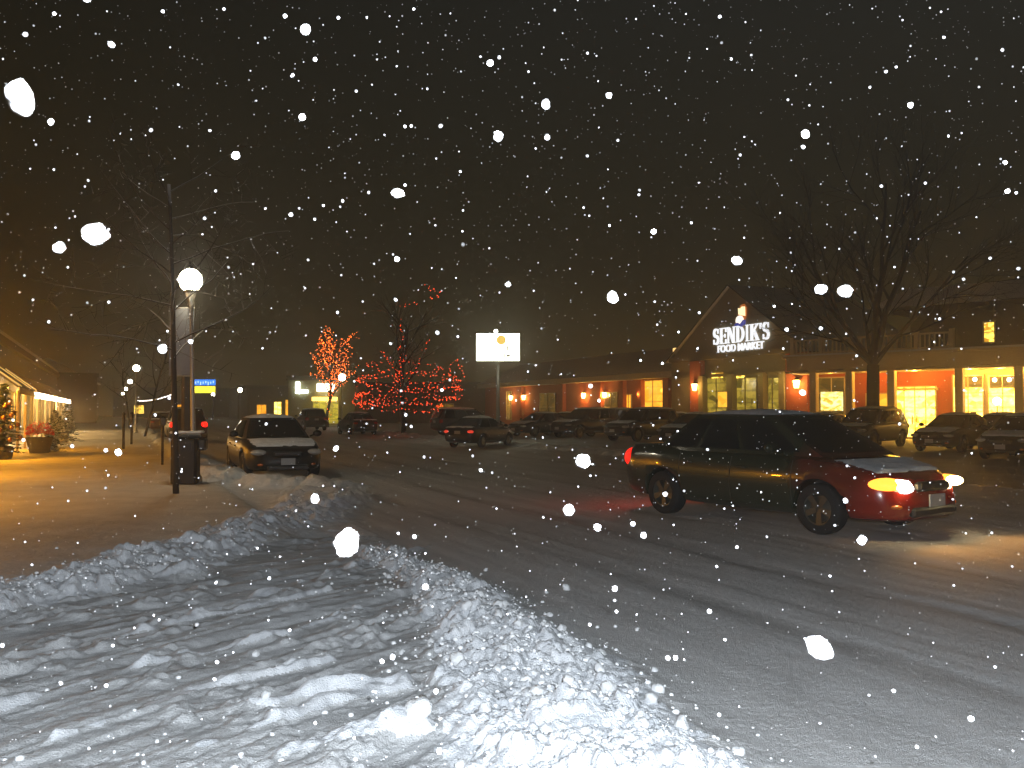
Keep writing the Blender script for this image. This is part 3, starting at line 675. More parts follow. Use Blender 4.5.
# ------------------------------------------------------------------ bare trees
def grow_tree(seed, trunk_h, r0, spread, levels=4, up=.25, first=.35, nkids=(5, 4, 4, 3), fork=None, ratio=.6, lean=(0, 0), droop=0., straight=1., kid=.55):
    rn = random.Random(seed); trunk = MB(); crown = MB(); paths = []
    def branch(p, d, L, r, lv):
        nseg = 6 if lv < 2 else 4; pts = [p.copy()]; rad = [r]; dd = d.copy()
        for k in range(nseg):
            wb = .11 if lv else .11 * straight
            dd = (dd + Vector((rn.gauss(0, wb), rn.gauss(0, wb), rn.gauss(0, .07) + (up * .12 if lv else 0) - droop * (.1 if lv > 1 else 0)))).normalized()
            p = p + dd * (L / nseg); pts.append(p.copy()); rad.append(r * (1 - .72 * (k + 1) / nseg) if lv else r * (1 - .5 * (k + 1) / nseg))
        (trunk if lv == 0 else crown).tube(pts, rad, 9 if lv == 0 else (6 if lv == 1 else 3), lv < 2)
        paths.append((lv, pts))
        if lv >= levels: return
        nk = nkids[lv]
        for k in range(nk):
            f = first + (1 - first) * (k + .6 * rn.random()) / nk if lv == 0 else .25 + .72 * (k + .5 * rn.random()) / nk
            q = f * nseg; i0 = min(int(q), nseg - 1); pp = pts[i0].lerp(pts[i0 + 1], q - i0)
            t = (pts[i0 + 1] - pts[i0]).normalized(); a = (2.4 * k + rn.random() * .9) if lv == 0 else rn.random() * 6.28
            o = t.orthogonal().normalized(); o = Matrix.Rotation(a, 3, t) @ o
            an = spread * (.8 + .4 * rn.random())
            nd = (t * math.cos(an) + o * math.sin(an)); nd.z += up * .5; nd.normalize()
            branch(pp, nd, L * ratio * (1.15 - .45 * f) * (.8 + .4 * rn.random()), max(.005, rad[i0] * kid), lv + 1)
        return
    if fork:
        pts = [Vector((0, 0, 0)), Vector((0, 0, trunk_h * .5)), Vector((.03, 0, trunk_h))]; trunk.tube(pts, [r0 * 1.25, r0, r0 * .95], 10)
        for (dx, dy, dz, L, rr_) in fork:
            branch(pts[-1] - Vector((0, 0, .05)), Vector((dx, dy, dz)).normalized(), L, r0 * rr_, 1)
    else: branch(Vector((0, 0, 0)), Vector((lean[0], lean[1], 1)).normalized(), trunk_h, r0, 0)
    return trunk, crown, paths
def bare_tree(label, loc, m, group=None, **kw):
    t, c, paths = grow_tree(**kw)
    r = thing('bare_tree', label, 'tree', loc, 0, group)
    t.build('trunk', m, r, True); c.build('crown', m, r)
    return r, paths
x, y = G(177, 500)
bare_tree('thin bare street tree with snowy twigs in front of the near street lamp', (x, y, gz(x, y) - .05), BARK, 'bare trees on the sidewalk', seed=21, trunk_h=5.6, r0=.058, spread=1.15, levels=3, up=.12, first=.42, nkids=(19, 6, 5), ratio=.42, lean=(-.035, 0), straight=.25, kid=.38)
x, y = at(145, 50)
bare_tree('second thin bare street tree beyond the near one', (x, y, .05), BARK, 'bare trees on the sidewalk', seed=23, trunk_h=5.6, r0=.07, spread=1.0, levels=3, up=.2, first=.35, nkids=(12, 5, 4), ratio=.42)
x, y = at(130, 72)
bare_tree('third bare street tree, farthest along the left sidewalk', (x, y, .05), BARK, 'bare trees on the sidewalk', seed=27, trunk_h=5.6, r0=.07, spread=1.0, levels=3, up=.2, first=.35, nkids=(10, 5, 3), ratio=.42)
x, y = at(873, 42)
cr = Vector((RT[0], RT[1], 0))
def cdir(r, z, dpt=0.): return (RT[0] * r + FW[0] * dpt, RT[1] * r + FW[1] * dpt, z)
bare_tree('large dark bare tree with forked trunk standing before the market porch', (x, y, 0), BARK_DARK, None, seed=33, trunk_h=3.7, r0=.30, spread=.62, levels=5, up=.25, nkids=(0, 6, 5, 4, 3), ratio=.62,
          fork=[(*cdir(-.62, 1, .1), 7.2, .58), (*cdir(-.10, 1, -.2), 8.4, .62), (*cdir(.24, 1, .15), 8.2, .66), (*cdir(.72, .9, -.2), 6.6, .45), (*cdir(-1.0, .75, -.3), 5.6, .32), (*cdir(.1, .9, .8), 6.6, .36)])

# trees wound with lights
RED = glow('red_bulb', (1., .055, .012), 9, False); ORG = glow('orange_bulb', (1., .15, .02), 13, False)
def bulbs(pts_list, label, m, r, loc, group):
    t = thing('light_string', label, 'light string', loc, 0, group)
    k = MB(); w = MB()
    for pts in pts_list:
        w.tube(pts, .006, 3, False)
        L = 0; step = .17
        for a, b_ in zip(pts[:-1], pts[1:]):
            a = Vector(a); b_ = Vector(b_); n_ = max(1, int((b_ - a).length / step))
            for q in range(n_):
                p = a.lerp(b_, (q + rr.random() * .5) / n_); k.octa((p.x + rr.gauss(0, .09), p.y + rr.gauss(0, .09), p.z + rr.gauss(0, .06)), r * rr.uniform(.5, 1.1))
    w.build('wire', WIRE, t); o = k.build('bulbs', m, t); o['kind'] = 'stuff'
x, y = at(328, 77)
tr, paths = bare_tree('bare tree wound with orange lights beside the lit bank entrance', (x, y, 0), BARK_DARK, 'trees wound with holiday lights', seed=41, trunk_h=7.0, r0=.14, spread=.75, levels=3, up=.42, first=.28, nkids=(17, 5, 2), ratio=.44)
ll = [p for lv, p in paths if lv in (1, 2)]
for k, lab in enumerate(['orange light string over the lower boughs of the orange lit tree', 'orange light string through the crown of the orange lit tree']):
    bulbs([p for i, p in enumerate(ll) if (Vector(p[0]).z < 4.2) == (k == 0)], lab, ORG, .03, (x, y, 0), 'light strings on the lit trees')
bulbs([[(0, 0, .8), (.1, 0, 1.6), (-.1, 0, 2.4), (.1, .1, 3.2), (0, 0, 4)]], 'orange light string wound up the trunk of the orange lit tree', ORG, .03, (x, y, 0), 'light strings on the lit trees')
x, y = at(404, 56)
tr, paths = bare_tree('wide tree hung with loops of red lights at the right curb', (x, y, 0), BARK_DARK, 'trees wound with holiday lights', seed=45, trunk_h=7.8, r0=.17, spread=.75, levels=4, up=.35, first=.22, nkids=(12, 5, 4, 3), ratio=.5)
labs = ['lowest red light loop on the wide tree', 'second lowest red light loop on the wide tree', 'third red light loop from the bottom of the wide tree', 'fourth red light loop from the bottom of the wide tree', 'fifth and topmost full red light loop on the wide tree']
for k in range(5):
    Rr_ = [2.5, 3.0, 3.2, 3.0, 2.2][k]; z0 = [1.95, 2.35, 2.9, 3.6, 4.4][k]; pts = []
    for q in range(49):
        a = 2 * math.pi * q / 48; w_ = Rr_ * (1 + .12 * math.sin(3 * a + k)); pts.append((w_ * math.cos(a), w_ * math.sin(a), z0 - .22 * abs(math.sin(a * 3.5 + k)) + .25 * math.sin(a + k)))
    bulbs([pts], labs[k], RED, .024, (x, y, 0), 'light strings on the lit trees')
l1 = [p for lv, p in paths if lv == 1]
bulbs([p for p in l1 if p[0].z > 1.5 and p[0].z < 4.0], 'red light string along the lower limbs of the wide tree', RED, .024, (x, y, 0), 'light strings on the lit trees')
xr = cr
def loc3(u, v, d=56.):
    X, Y = at(u, d); return (X - x, Y - y, CAMH + (HZ - v) / F * d)
bulbs([[loc3(400, 306), loc3(412, 302), loc3(420, 305)], [loc3(425, 284), loc3(433, 292), loc3(440, 288), loc3(436, 298), loc3(428, 296)]], 'short red light string left at the very top of the wide tree', RED, .024, (x, y, 0), 'light strings on the lit trees')
bulbs([[loc3(455, 388), loc3(462, 375), loc3(458, 358), loc3(450, 365), loc3(456, 402)], [loc3(452, 396), loc3(460, 400), loc3(464, 388)]], 'red light string looped on the right edge of the wide tree', RED, .024, (x, y, 0), 'light strings on the lit trees')
bulbs([[loc3(358, 388), loc3(362, 376), loc3(372, 380), loc3(380, 372), loc3(392, 378), loc3(398, 392)], [loc3(356, 396), loc3(370, 398), loc3(384, 402), loc3(392, 408)]], 'red light string swagged on the left edge of the wide tree', RED, .024, (x, y, 0), 'light strings on the lit trees')

# ------------------------------------------------------------------ lit signs on poles
x, y = at(498, 50)
s = thing('pole_sign', 'large glaring white lit sign box on a tall pole over the lot', 'sign', (x, y, 0), -YAW)
MB().tube([(0, .1, 0), (0, .1, 4.1)], [.12, .09], 12).build('pole', GREYMETAL, s, True)
MB().box((0, 0, 5.08), (2.50, .34, 1.62), 0, .04).build('cabinet', GREYMETAL, s)
MB().box((0, -.185, 5.08), (2.38, .03, 1.5)).build('face', glow('sign_face', (1., .98, .72), 8), s)
MB().lathe([(.001, -.206), (.26, -.206), (.27, -.203)], 20, (.18, 0, 5.48), 'y').build('disc', glow('sign_disc', (1., .66, .12), .9, False), s)
k = MB()
for (dx, dz, w_, h_) in [(.35, 5.0, .035, .28), (.53, 5.02, .04, .22), (.68, 5.0, .025, .1), (.35, 4.62, .04, .18), (.56, 4.6, .10, .10), (.56, 4.8, .08, .035), (.7, 4.84, .04, .04), (.7, 4.62, .05, .05), (.42, 4.72, .1, .03)]:
    k.box((dx, -.206, dz), (w_ * 1.9, .012, h_ * 1.25))
k.build('marks', mat('sign_marks', (.16, .15, .10), .6), s)
MB().ball((-.12, 0, 5.98), .11, 10, 8).build('lamp', glow('sign_bulb', (1, .98, .85), 12, False), s, True)
lamp('sign_light', (x - .3 * FW[0] * 2, y - .6, 4.2), 15, (1, .95, .7), .3)

x, y = at(203.5, 150)
s = thing('roadside_sign', 'far lit sign with blue band over a yellow band', 'sign', (x, y, 0), -YAW)
MB().tube([(1.5, .2, 0), (1.5, .2, 4.2)], .15, 8).tube([(-1.5, .2, 0), (-1.5, .2, 4.2)], .15, 8).build('post', DARKMETAL, s)
MB().box((0, 0, 6.2), (3.9, .3, .95)).build('blue_panel', glow('sign_blue', (.03, .24, 1.), 1.6, False), s)
MB().box((.1, 0, 5.0), (3.6, .3, 1.1)).build('yellow_panel', glow('sign_yellow', (1., .85, .05), 2.0, False), s)
k = MB()
for q in range(9): k.box((-1.7 + .42 * q, -.17, 6.15 + .12 * ((q * 7) % 3 - 1)), (.14, .02, .35 if q % 3 else .55))
k.build('blue_marks', glow('sign_white', (.6, .85, 1.), 1.8, False), s)

# ------------------------------------------------------------------ buildings
class Facade:
    """local x runs along the front to the viewer's right, local -y faces the street"""
    def __init__(s, x, y, rz): s.o = np.array([x, y]); s.rz = rz; s.t = np.array([math.cos(rz), math.sin(rz)])
    def s_of(s, u, out=0.):
        a = YAW + math.atan((u - 512) / F); dr = np.array([math.sin(a), math.cos(a)])
        o = s.o + np.array([math.sin(s.rz), -math.cos(s.rz)]) * out
        k = np.linalg.solve(np.array([[s.t[0], -dr[0]], [s.t[1], -dr[1]]]), -o); return float(k[0])
    def z_of(s, u, v, out=0.):
        p = s.o + s.t * s.s_of(u, out) + np.array([math.sin(s.rz), -math.cos(s.rz)]) * out
        return CAMH + (HZ - v) / F * float(p @ FW)
    def rect(s, u0, u1, v0, v1, out=0.):
        a, b_ = s.s_of(u0, out), s.s_of(u1, out); um = (u0 + u1) / 2
        return min(a, b_), max(a, b_), s.z_of(um, v1, out), s.z_of(um, v0, out)
    def w(s, lx, ly, lz):
        c, n_ = math.cos(s.rz), math.sin(s.rz); return (s.o[0] + lx * c - ly * n_, s.o[1] + lx * n_ + ly * c, lz)
def window(root, s0, s1, z0, z1, pane, frame=None, nx=2, nz=2, y=0., fw=.07, name='window'):
    frame = frame or TRIM; m = MB(); cx, cz = (s0 + s1) / 2, (z0 + z1) / 2
    m.box((s0 + fw / 2, y - .05, cz), (fw, .10, z1 - z0)); m.box((s1 - fw / 2, y - .05, cz), (fw, .10, z1 - z0))
    m.box((cx, y - .05, z0 + fw / 2), (s1 - s0 - 2 * fw, .10, fw)); m.box((cx, y - .05, z1 - fw / 2), (s1 - s0 - 2 * fw, .10, fw))
    for i in range(1, nx): m.box((s0 + (s1 - s0) * i / nx, y - .047, cz), (fw * .6, .08, z1 - z0 - 2 * fw))
    for i in range(1, nz): m.box((cx, y - .042, z0 + (z1 - z0) * i / nz), (s1 - s0 - 2 * fw, .06, fw * .55))
    o = m.build(name, frame, root)
    MB().box((cx, y - .013, cz), (s1 - s0 - fw, .02, z1 - z0 - fw)).build('pane', pane, o)
    return o
def wall_lamp(fc, s, z, label, power, out=.0, globe=LAMPWARM):
    x, y, _ = fc.w(s, -out - .16, z)
    t = thing('wall_lantern', label, 'wall lamp', (x, y, z), fc.rz, 'wall lanterns along the market front')
    MB().box((0, .12, 0), (.14, .06, .3), 0, .01).build('bracket', DARKMETAL, t)
    MB().lathe([(.13, -.26), (.20, .16), (.19, .2), (.1, .2)], 10).build('glass', globe, t, True)
    MB().lathe([(.20, .2), (.05, .33), (.001, .36)], 8).build('cap', DARKMETAL, t)
    lx, ly, _ = fc.w(s, -out - .45, z)
    lamp('lantern_light', (lx, ly, z - .05), power, (1, .50, .10), .1)

P_BRIGHT = lit_pane('pane_bright', (.55, .26, .015), (1., .68, .11), 6.5, 3.2)
P_YELLOW = lit_pane('pane_yellow', (.28, .13, .008), (1., .66, .09), 3.0, 3.2)
P_UPPER = lit_pane('pane_upper', (.10, .04, .003), (.5, .25, .02), .9, 2.); BULB = glow('pendant', (1., .9, .6), 9, False)
P_ORANGE = lit_pane('pane_orange', (.8, .28, .01), (1., .42, .03), 1.7, 1.0)
P_OLIVE = lit_pane('pane_olive', (.08, .06, .005), (.40, .28, .03), 1.1, 1.4)
P_DIM = lit_pane('pane_dim', (.03, .02, .003), (.2, .11, .01), .7, 1.2)

# --- right wing with porch
fa = math.atan2(31.5 - 42.1, 42.4 - 38.2)
RWg = Facade(38.2, 42.1, fa)
wl = 26.
b = thing('market_wing', 'long porch fronted brick wing of the market with bright yellow windows on the right', 'building', (38.2, 42.1, 0), fa)
MB().box((wl / 2, 5, 2.2), (wl, 10, 4.4)).build('wall', BRICK, b)
PO = 2.4                                              # porch depth
z0, z1 = 3.8, 4.6
m = MB().box((wl / 2, -PO / 2 + .1, (z0 + z1) / 2 + .02), (wl + .4, PO + .4, z1 - z0 - .1)); m.box((wl / 2, -PO / 2 + .05, z1 + .02), (wl + .8, PO + .7, .12)); m.box((wl / 2, -PO / 2 + .1, z0 - .03), (wl + .5, PO + .5, .12))
m.build('porch_roof', TRIM, b)
MB().box((wl / 2, -PO / 2, z1 + .13), (wl + .6, PO + .5, .1)).build('snow_cover', ROOFSNOW, b)
for u in (813, 849, 891, 959, 1019):
    s_ = RWg.s_of(u, PO - .1)
    m = MB().box((s_, -PO + .25, 2.0), (.40, .40, 3.9), 0, .03); m.box((s_, -PO + .25, .25), (.56, .56, .5), 0, .02); m.box((s_, -PO + .25, 3.85), (.54, .54, .18), 0, .02)
    m.build('column', TRIM, b)
m = MB(); s0, s1 = .1, RWg.s_of(952, PO); zb, zt = z1 + .18, z1 + 1.0
m.box(((s0 + s1) / 2, -PO + .1, zt), (s1 - s0, .12, .09)); m.box(((s0 + s1) / 2, -PO + .1, zb + .08), (s1 - s0, .1, .07))
q = s0
while q < s1: m.box((q, -PO + .1, (zb + zt) / 2), (.07, .07, zt - zb)); q += .24
for q in np.linspace(s0, s1, 6): m.box((q, -PO + .1, (zb + zt) / 2 + .08), (.22, .22, zt - zb + .2))
m.build('balustrade', TRIM, b)
# upper storey set back
MB().box((wl / 2 + 3, 5.5, 6.0), (wl - 4, 6, 3.2)).build('upper_storey', DARKWALL, b)
m = MB(); m.prism([(2.6, 7.6), (wl + 2.5, 7.6), (wl - .5, 8.6), (5, 8.6)], 2.1, 8.9); m.build('roof', ROOFM, b)
r_ = RWg.rect(984, 997, 321, 343, -2.5); window(b, *r_, P_YELLOW, TRIM, 1, 2, y=2.5)
r_ = RWg.rect(818, 846, 377, 409); window(b, r_[0], r_[1], .7, r_[3], P_DIM, TRIM, 2, 3)
r2 = RWg.rect(820, 845, 391, 408); MB().box(((r2[0] + r2[1]) / 2, -.08, (r2[2] + r2[3]) / 2 - .1), (r2[1] - r2[0] - .2, .06, r2[3] - r2[2] + .1)).build('window_display', lit_pane('display', (.5, .3, .02), (1., .85, .3), 2.2, 4.), b)
r_ = RWg.rect(894, 937, 386, 418); o = window(b, r_[0], r_[1], .05, r_[3], P_BRIGHT, TRIM, 4, 1, name='door')
MB().box(((r_[0] + r_[1]) / 2 - .12, -.12, 1.05), (.04, .05, .5)).build('handle', DARKMETAL, o); MB().box(((r_[0] + r_[1]) / 2 + .12, -.12, 1.05), (.04, .05, .5)).build('handle', DARKMETAL, o)
MB().box(((r_[0] + r_[1]) / 2, -.09, r_[3] - .18), (r_[1] - r_[0] + .2, .12, .14)).build('door_head', TRIM, b)
r_ = RWg.rect(866, 889, 393, 415); window(b, r_[0], r_[1], .5, r_[3], P_ORANGE, TRIM, 2, 1)
for u0, u1 in ((953, 985), (988, 1019), (1024, 1062)):
    r_ = RWg.rect(u0, u1, 374, 416); o = window(b, r_[0], r_[1], .5, r_[3], P_BRIGHT, TRIM, 2, 3, y=-.06)
    MB().box(((r_[0] + r_[1]) / 2, -.085, r_[3] - .42), (r_[1] - r_[0] - .2, .01, .62)).build('upper_pane', P_UPPER, o)
    for f in (.25, .72): MB().ball((lerp(r_[0], r_[1], f), -.12, r_[3] - .3), .11, 10, 8).build('pendant_bulb', BULB, o, True)
    for f, hh, m_ in ((.18, .7, DARKWALL), (.5, .5, BRICK), (.66, .9, DARKWALL), (.85, .6, STUCCO)): MB().box((lerp(r_[0], r_[1], f), -.10, .6 + hh / 2), (.22 + .1 * f, .03, hh), 0, .01).build('display_stand', m_, o)
s_ = RWg.s_of(957)
MB().box((s_ + 6.0, -.025, 2.3), (12., .05, 3.3)).build('shopfront_panel', TRIM, b)
for i, u in enumerate((830, 872, 915, 970, 1000, 1040)):
    s_ = RWg.s_of(u, 1.2); MB().lathe([(.001, 3.90), (.14, 3.90), (.15, 3.94)], 12, (s_, -1.2, 0)).build('porch_light', glow('porch_light%d' % i, (1, .75, .3), 14, False), b)
    X, Y, Z = RWg.w(s_, -1.2, 3.7); lamp('porch_glow', (X, Y, Z), [60, 220, 380, 460, 460, 420][i], (1, .46, .06), .15)
t = thing('shop_lamp', 'small white lamp on a thin stand in front of the bright right windows', 'lamp', (*RWg.w(RWg.s_of(997, 1.5), -1.5, 0)[:2], 0))
MB().tube([(0, 0, 0), (0, 0, 1.9)], .03, 6).build('stand', DARKMETAL, t); MB().ball((0, 0, 2.05), .2, 12, 8).build('globe', glow('stand_globe', (1, .95, .8), 10, False), t, True)

VERGE = mat('verge_board', (.05, .045, .035), .8)
# --- gabled centre block that carries the sign
GB = Facade(38.4, 57.0, R(-90)); gl = 14.2
b = thing('market_hall', 'gabled central block of the market carrying the lit white lettering', 'building', (38.4, 57.0, 0), R(-90))
MB().prism([(0, 0), (gl, 0), (gl, 5.4), (gl / 2, 10.0), (0, 5.4)], 0, 10).build('wall', STUCCO, b)
m = MB()
for sg in (-1, 1):
    x0_, x1_ = (gl / 2, -.5) if sg < 0 else (gl / 2, gl + .5)
    m.add([(x0_, -.22, 10.06), (x1_, -.22, 5.16), (x1_, 10.2, 5.16), (x0_, 10.2, 10.06), (x0_, -.22, 10.16), (x1_, -.22, 5.26), (x1_, 10.2, 5.26), (x0_, 10.2, 10.16)],
          [(0, 1, 2, 3), (7, 6, 5, 4), (0, 4, 5, 1), (1, 5, 6, 2), (2, 6, 7, 3), (3, 7, 4, 0)])
m.m[2] = 1; m.m[8] = 1; m.build('roof', [ROOFM, VERGE], b)
MB().box((gl / 2, -.12, 5.3), (gl, .24, .3)).box((gl / 2, -.10, 4.0), (gl, .2, .22)).build('cornice', STUCCO, b)
for u in (702, 731, 762, 783):
    s_ = GB.s_of(u, .3); MB().box((s_, -.22, 2.0), (.55, .44, 4.0), 0, .02).build('pier', STUCCO, b)
for u0, u1 in ((706, 728), (734, 758), (765, 781)):
    r_ = GB.rect(u0, u1, 377, 408); window(b, r_[0], r_[1], .4, r_[3], P_OLIVE, STUCCO, 2, 2)
for u0, u1, v0, v1 in ((712, 723, 373, 378), (737, 744, 373, 378)):
    r_ = GB.rect(u0, u1, v0, v1, .1); MB().box(((r_[0] + r_[1]) / 2, -.10, (r_[2] + r_[3]) / 2), (r_[1] - r_[0], .08, r_[3] - r_[2])).build('transom_light', P_YELLOW, b)
r_ = GB.rect(719, 729, 392, 407, .1); MB().box(((r_[0] + r_[1]) / 2, -.14, (r_[2] + r_[3]) / 2), (r_[1] - r_[0], .06, r_[3] - r_[2])).build('poster', P_ORANGE, b)
for u0, u1 in ((786, 808), (690, 701)):
    s0, s1 = GB.s_of(u0, .35), GB.s_of(u1, .35); MB().box(((s0 + s1) / 2, -.19, 2.55), (abs(s1 - s0), .38, 5.1), 0, .02).build('brick_pier', BRICK, b)
wall_lamp(GB, GB.s_of(797, .5), 3.2, 'wall lantern glowing on the brick pier right of the white lettering', 150, .38)
wall_lamp(GB, GB.s_of(695, .5), 3.25, 'wall lantern glowing on the brick pier left of the white lettering', 120, .38)
for u in (718, 748, 772):
    X, Y, Z = GB.w(GB.s_of(u, 1.2), -1.2, 3.6); lamp('entry_glow', (X, Y, Z), 14, (1, .75, .18), .2)

# --- the lit sign on the gable
def serif_glyph(m, ch, x, z, w, h, y0, y1):
    T_, t_, sf = .20 * w + .025 * h, .05 * h, .05 * h
    def bar(xa, xb, za, zb_): m.box(((xa + xb) / 2, (y0 + y1) / 2, (za + zb_) / 2), (xb - xa, abs(y1 - y0), zb_ - za))
    def poly(p): m.prism(p, y0, y1)
    def stem(xa, T=None, ext=.09):
        T = T or T_; bar(xa, xa + T, z + sf, z + h - sf); e = ext * w; bar(xa - e, xa + T + e, z, z + sf); bar(xa - e, xa + T + e, z + h - sf, z + h)
    if ch == 'I': stem(x + w / 2 - T_ / 2, ext=.2)
    elif ch == 'E':
        stem(x + .09 * w); xa = x + .09 * w + T_ + .09 * w
        bar(xa, x + w, z, z + t_ * 1.2); bar(xa, x + w, z + h - t_ * 1.2, z + h); bar(x + .09 * w + T_, x + .8 * w, z + h / 2 - t_ / 2, z + h / 2 + t_ / 2)
        bar(x + w - t_, x + w, z + t_ * 1.2, z + .28 * h); bar(x + w - t_, x + w, z + .72 * h, z + h - t_ * 1.2); bar(x + .8 * w - t_ * .2, x + .8 * w + t_ * .6, z + .38 * h, z + .62 * h)
    elif ch == 'N':
        stem(x + .1 * w, t_ * 1.2); stem(x + .9 * w - t_ * 1.2, t_ * 1.2); poly([(x + .1 * w, z + h - sf), (x + .1 * w + T_ * 1.2, z + h - sf), (x + .9 * w, z + sf * .2), (x + .9 * w - T_ * .9, z + sf * .2)][::-1])
    elif ch == 'D':
        stem(x + .09 * w); cx_, cz_ = x + .09 * w + T_, z + h / 2; n_ = 14
        for i in range(n_):
            a0, a1 = -math.pi / 2 + math.pi * i / n_, -math.pi / 2 + math.pi * (i + 1) / n_
            def pt(a, o_): 
                rx_, rz_ = (w * .91 - T_, h / 2) if o_ else (w * .91 - T_ * 2, h / 2 - t_)
                return (cx_ + rx_ * math.cos(a), cz_ + rz_ * math.sin(a))
            poly([pt(a0, 1), pt(a1, 1), pt(a1, 0), pt(a0, 0)])
    elif ch == 'K':
        stem(x + .09 * w); xs_ = x + .09 * w + T_
        poly([(xs_, z + .42 * h), (xs_, z + .52 * h), (x + .80 * w, z + h - sf), (x + .93 * w, z + h - sf)]); poly([(xs_ + .10 * w, z + .50 * h), (xs_ + .10 * w + T_ * .9, z + .60 * h), (x + w + T_ * .2, z + sf), (x + w - T_ * 1.0, z + sf)][::-1])
        bar(x + .62 * w, x + 1.02 * w, z + h - sf, z + h); bar(x + .60 * w, x + 1.08 * w, z, z + sf)
    elif ch == "'":
        poly([(x + .1 * w, z + h), (x + .9 * w, z + h), (x + .6 * w, z + .66 * h), (x + .35 * w, z + .66 * h)])
    elif ch == 'S':
        cx_ = x + w / 2; cl = []
        for i in range(25):
            t = i / 24
            if t < .5: a = R(40) + (R(270) - R(40)) * (t / .5); px_, pz_ = cx_ + .36 * w * math.cos(a), z + .745 * h + .225 * h * math.sin(a)
            else: a = R(90) - (R(90) + R(140)) * ((t - .5) / .5); px_, pz_ = cx_ + .38 * w * math.cos(a), z + .275 * h + .245 * h * math.sin(a)
            cl.append((px_, pz_))
        for i in range(24):
            (ax, az), (bx_, bz) = cl[i], cl[i + 1]; dx, dz = bx_ - ax, bz - az; L_ = math.hypot(dx, dz) or 1; nx_, nz_ = -dz / L_, dx / L_
            wd = lambda k_: (t_ * .55 + (T_ * .60 - t_ * .3) * math.exp(-((k_ / 24 - .5) / .20) ** 2) + .25 * T_ * (math.exp(-((k_ / 24 - .2) / .1) ** 2) + math.exp(-((k_ / 24 - .8) / .1) ** 2)))
            a_, b2 = wd(i), wd(i + 1)
            poly([(ax + nx_ * a_, az + nz_ * a_), (bx_ + nx_ * b2, bz + nz_ * b2), (bx_ - nx_ * b2, bz - nz_ * b2), (ax - nx_ * a_, az - nz_ * a_)])
        bar(x + .80 * w, x + .80 * w + t_ * .8, z + .68 * h, z + h * .98); bar(x + .08 * w, x + .08 * w + t_ * .8, z + .02 * h, z + .32 * h)
sgl = thing('shop_sign', 'lit white shop lettering with a small emblem above it on the gable', 'sign', (38.4, 57.0, 0), R(-90))
WHT = glow('letter_white', (.92, .95, 1.), 1.1, False)
sA, sB = GB.s_of(713, .2), GB.s_of(769, .2); zA = GB.z_of(741, 341.8, .2); hC = 14.5 / F * 68.
tot = sB - sA; ws = {'S': .80, 'E': .86, 'N': 1.06, 'D': 1.06, 'I': .48, 'K': 1.04, "'": .26}; word = "SENDIK'S"; gap = .15
unit = tot / (sum(ws[c] for c in word) + gap * (len(word) - 1)); xq = sA
wd_o = thing('letters', None, None); wd_o.parent = sgl
for c in word:
    m = MB(); serif_glyph(m, c, xq, zA, ws[c] * unit, hC, -.20, -.08); o = m.build('letter', WHT, sgl); xq += (ws[c] + gap) * unit
bpy.data.objects.remove(wd_o)
cu = bpy.data.curves.new('sub', 'FONT'); cu.body = 'FOOD MARKET'; cu.size = 1.; cu.extrude = .05; cu.offset = .012; cu.align_x = 'CENTER'
co = bpy.data.objects.new('sub', cu); COL.objects.link(co); bpy.context.view_layer.update()
dg = bpy.context.evaluated_depsgraph_get(); me = bpy.data.meshes.new_from_object(co.evaluated_get(dg)); bpy.data.objects.remove(co)
xsv = [v.co.x for v in me.vertices]; wdt = max(xsv) - min(xsv); zsv = [v.co.y for v in me.vertices]
s0, s1 = GB.s_of(717.5, .2), GB.s_of(763.5, .2); kx = (s1 - s0) / wdt; kz = (6.6 / F * 68.) / (max(zsv) - min(zsv)); zF = GB.z_of(741, 350.5, .2)
mid = (min(xsv) + max(xsv)) / 2; zmin = min(zsv)
for v in me.vertices:
    X, Yv, Zv = v.co; v.co = ((s0 + s1) / 2 + (X - mid) * kx, -.14 - Zv, zF + (Yv - zmin) * kz)
par = list(range(len(me.vertices)))
def find(i):
    while par[i] != i: par[i] = par[par[i]]; i = par[i]
    return i
for e2 in me.edges: par[find(e2.vertices[0])] = find(e2.vertices[1])
isl = {}
for p in me.polygons: isl.setdefault(find(p.vertices[0]), []).append(tuple(p.vertices))
spans = []                                  # islands that overlap along the line belong to one letter
for k_, fs in isl.items():
    xs2 = [me.vertices[i].co.x for f_ in fs for i in f_]; spans.append([min(xs2), max(xs2), fs])
spans.sort(key=lambda a: a[0]); letters = []
for a in spans:
    if letters and a[0] < letters[-1][1] - .12: letters[-1][1] = max(a[1], letters[-1][1]); letters[-1][2] += a[2]
    else: letters.append(a)
for a in letters:
    ids = sorted({i for f_ in a[2] for i in f_}); mp_ = {i: n_ for n_, i in enumerate(ids)}; m = MB()
    m.add([me.vertices[i].co for i in ids], [tuple(mp_[i] for i in f_) for f_ in a[2]]); m.build('small_letter', WHT, sgl)
em = GB.s_of(741, .2); eu = 70. / F
e_ = thing('emblem', None, None); bpy.data.objects.remove(e_)
def blob(pts, y0, y1, m_, nm):
    cz = GB.z_of(741, 315, .2); MB().prism([(em + px_ * eu, cz - pz_ * eu) for px_, pz_ in pts][::-1], y0, y1).build(nm, m_, sgl)
def ell(cx_, cy_, rx_, ry_, n_=18): return [(cx_ + rx_ * math.cos(2 * math.pi * i / n_), cy_ - ry_ * math.sin(2 * math.pi * i / n_)) for i in range(n_)]
blob([(-5, 1), (-4, -5), (-1, -9), (4, -9.5), (7, -6), (7, 0), (5, 4), (-5, 4)], -.11, -.09, glow('emblem_orange', (.5, .13, .02), .8, False), 'emblem_back')
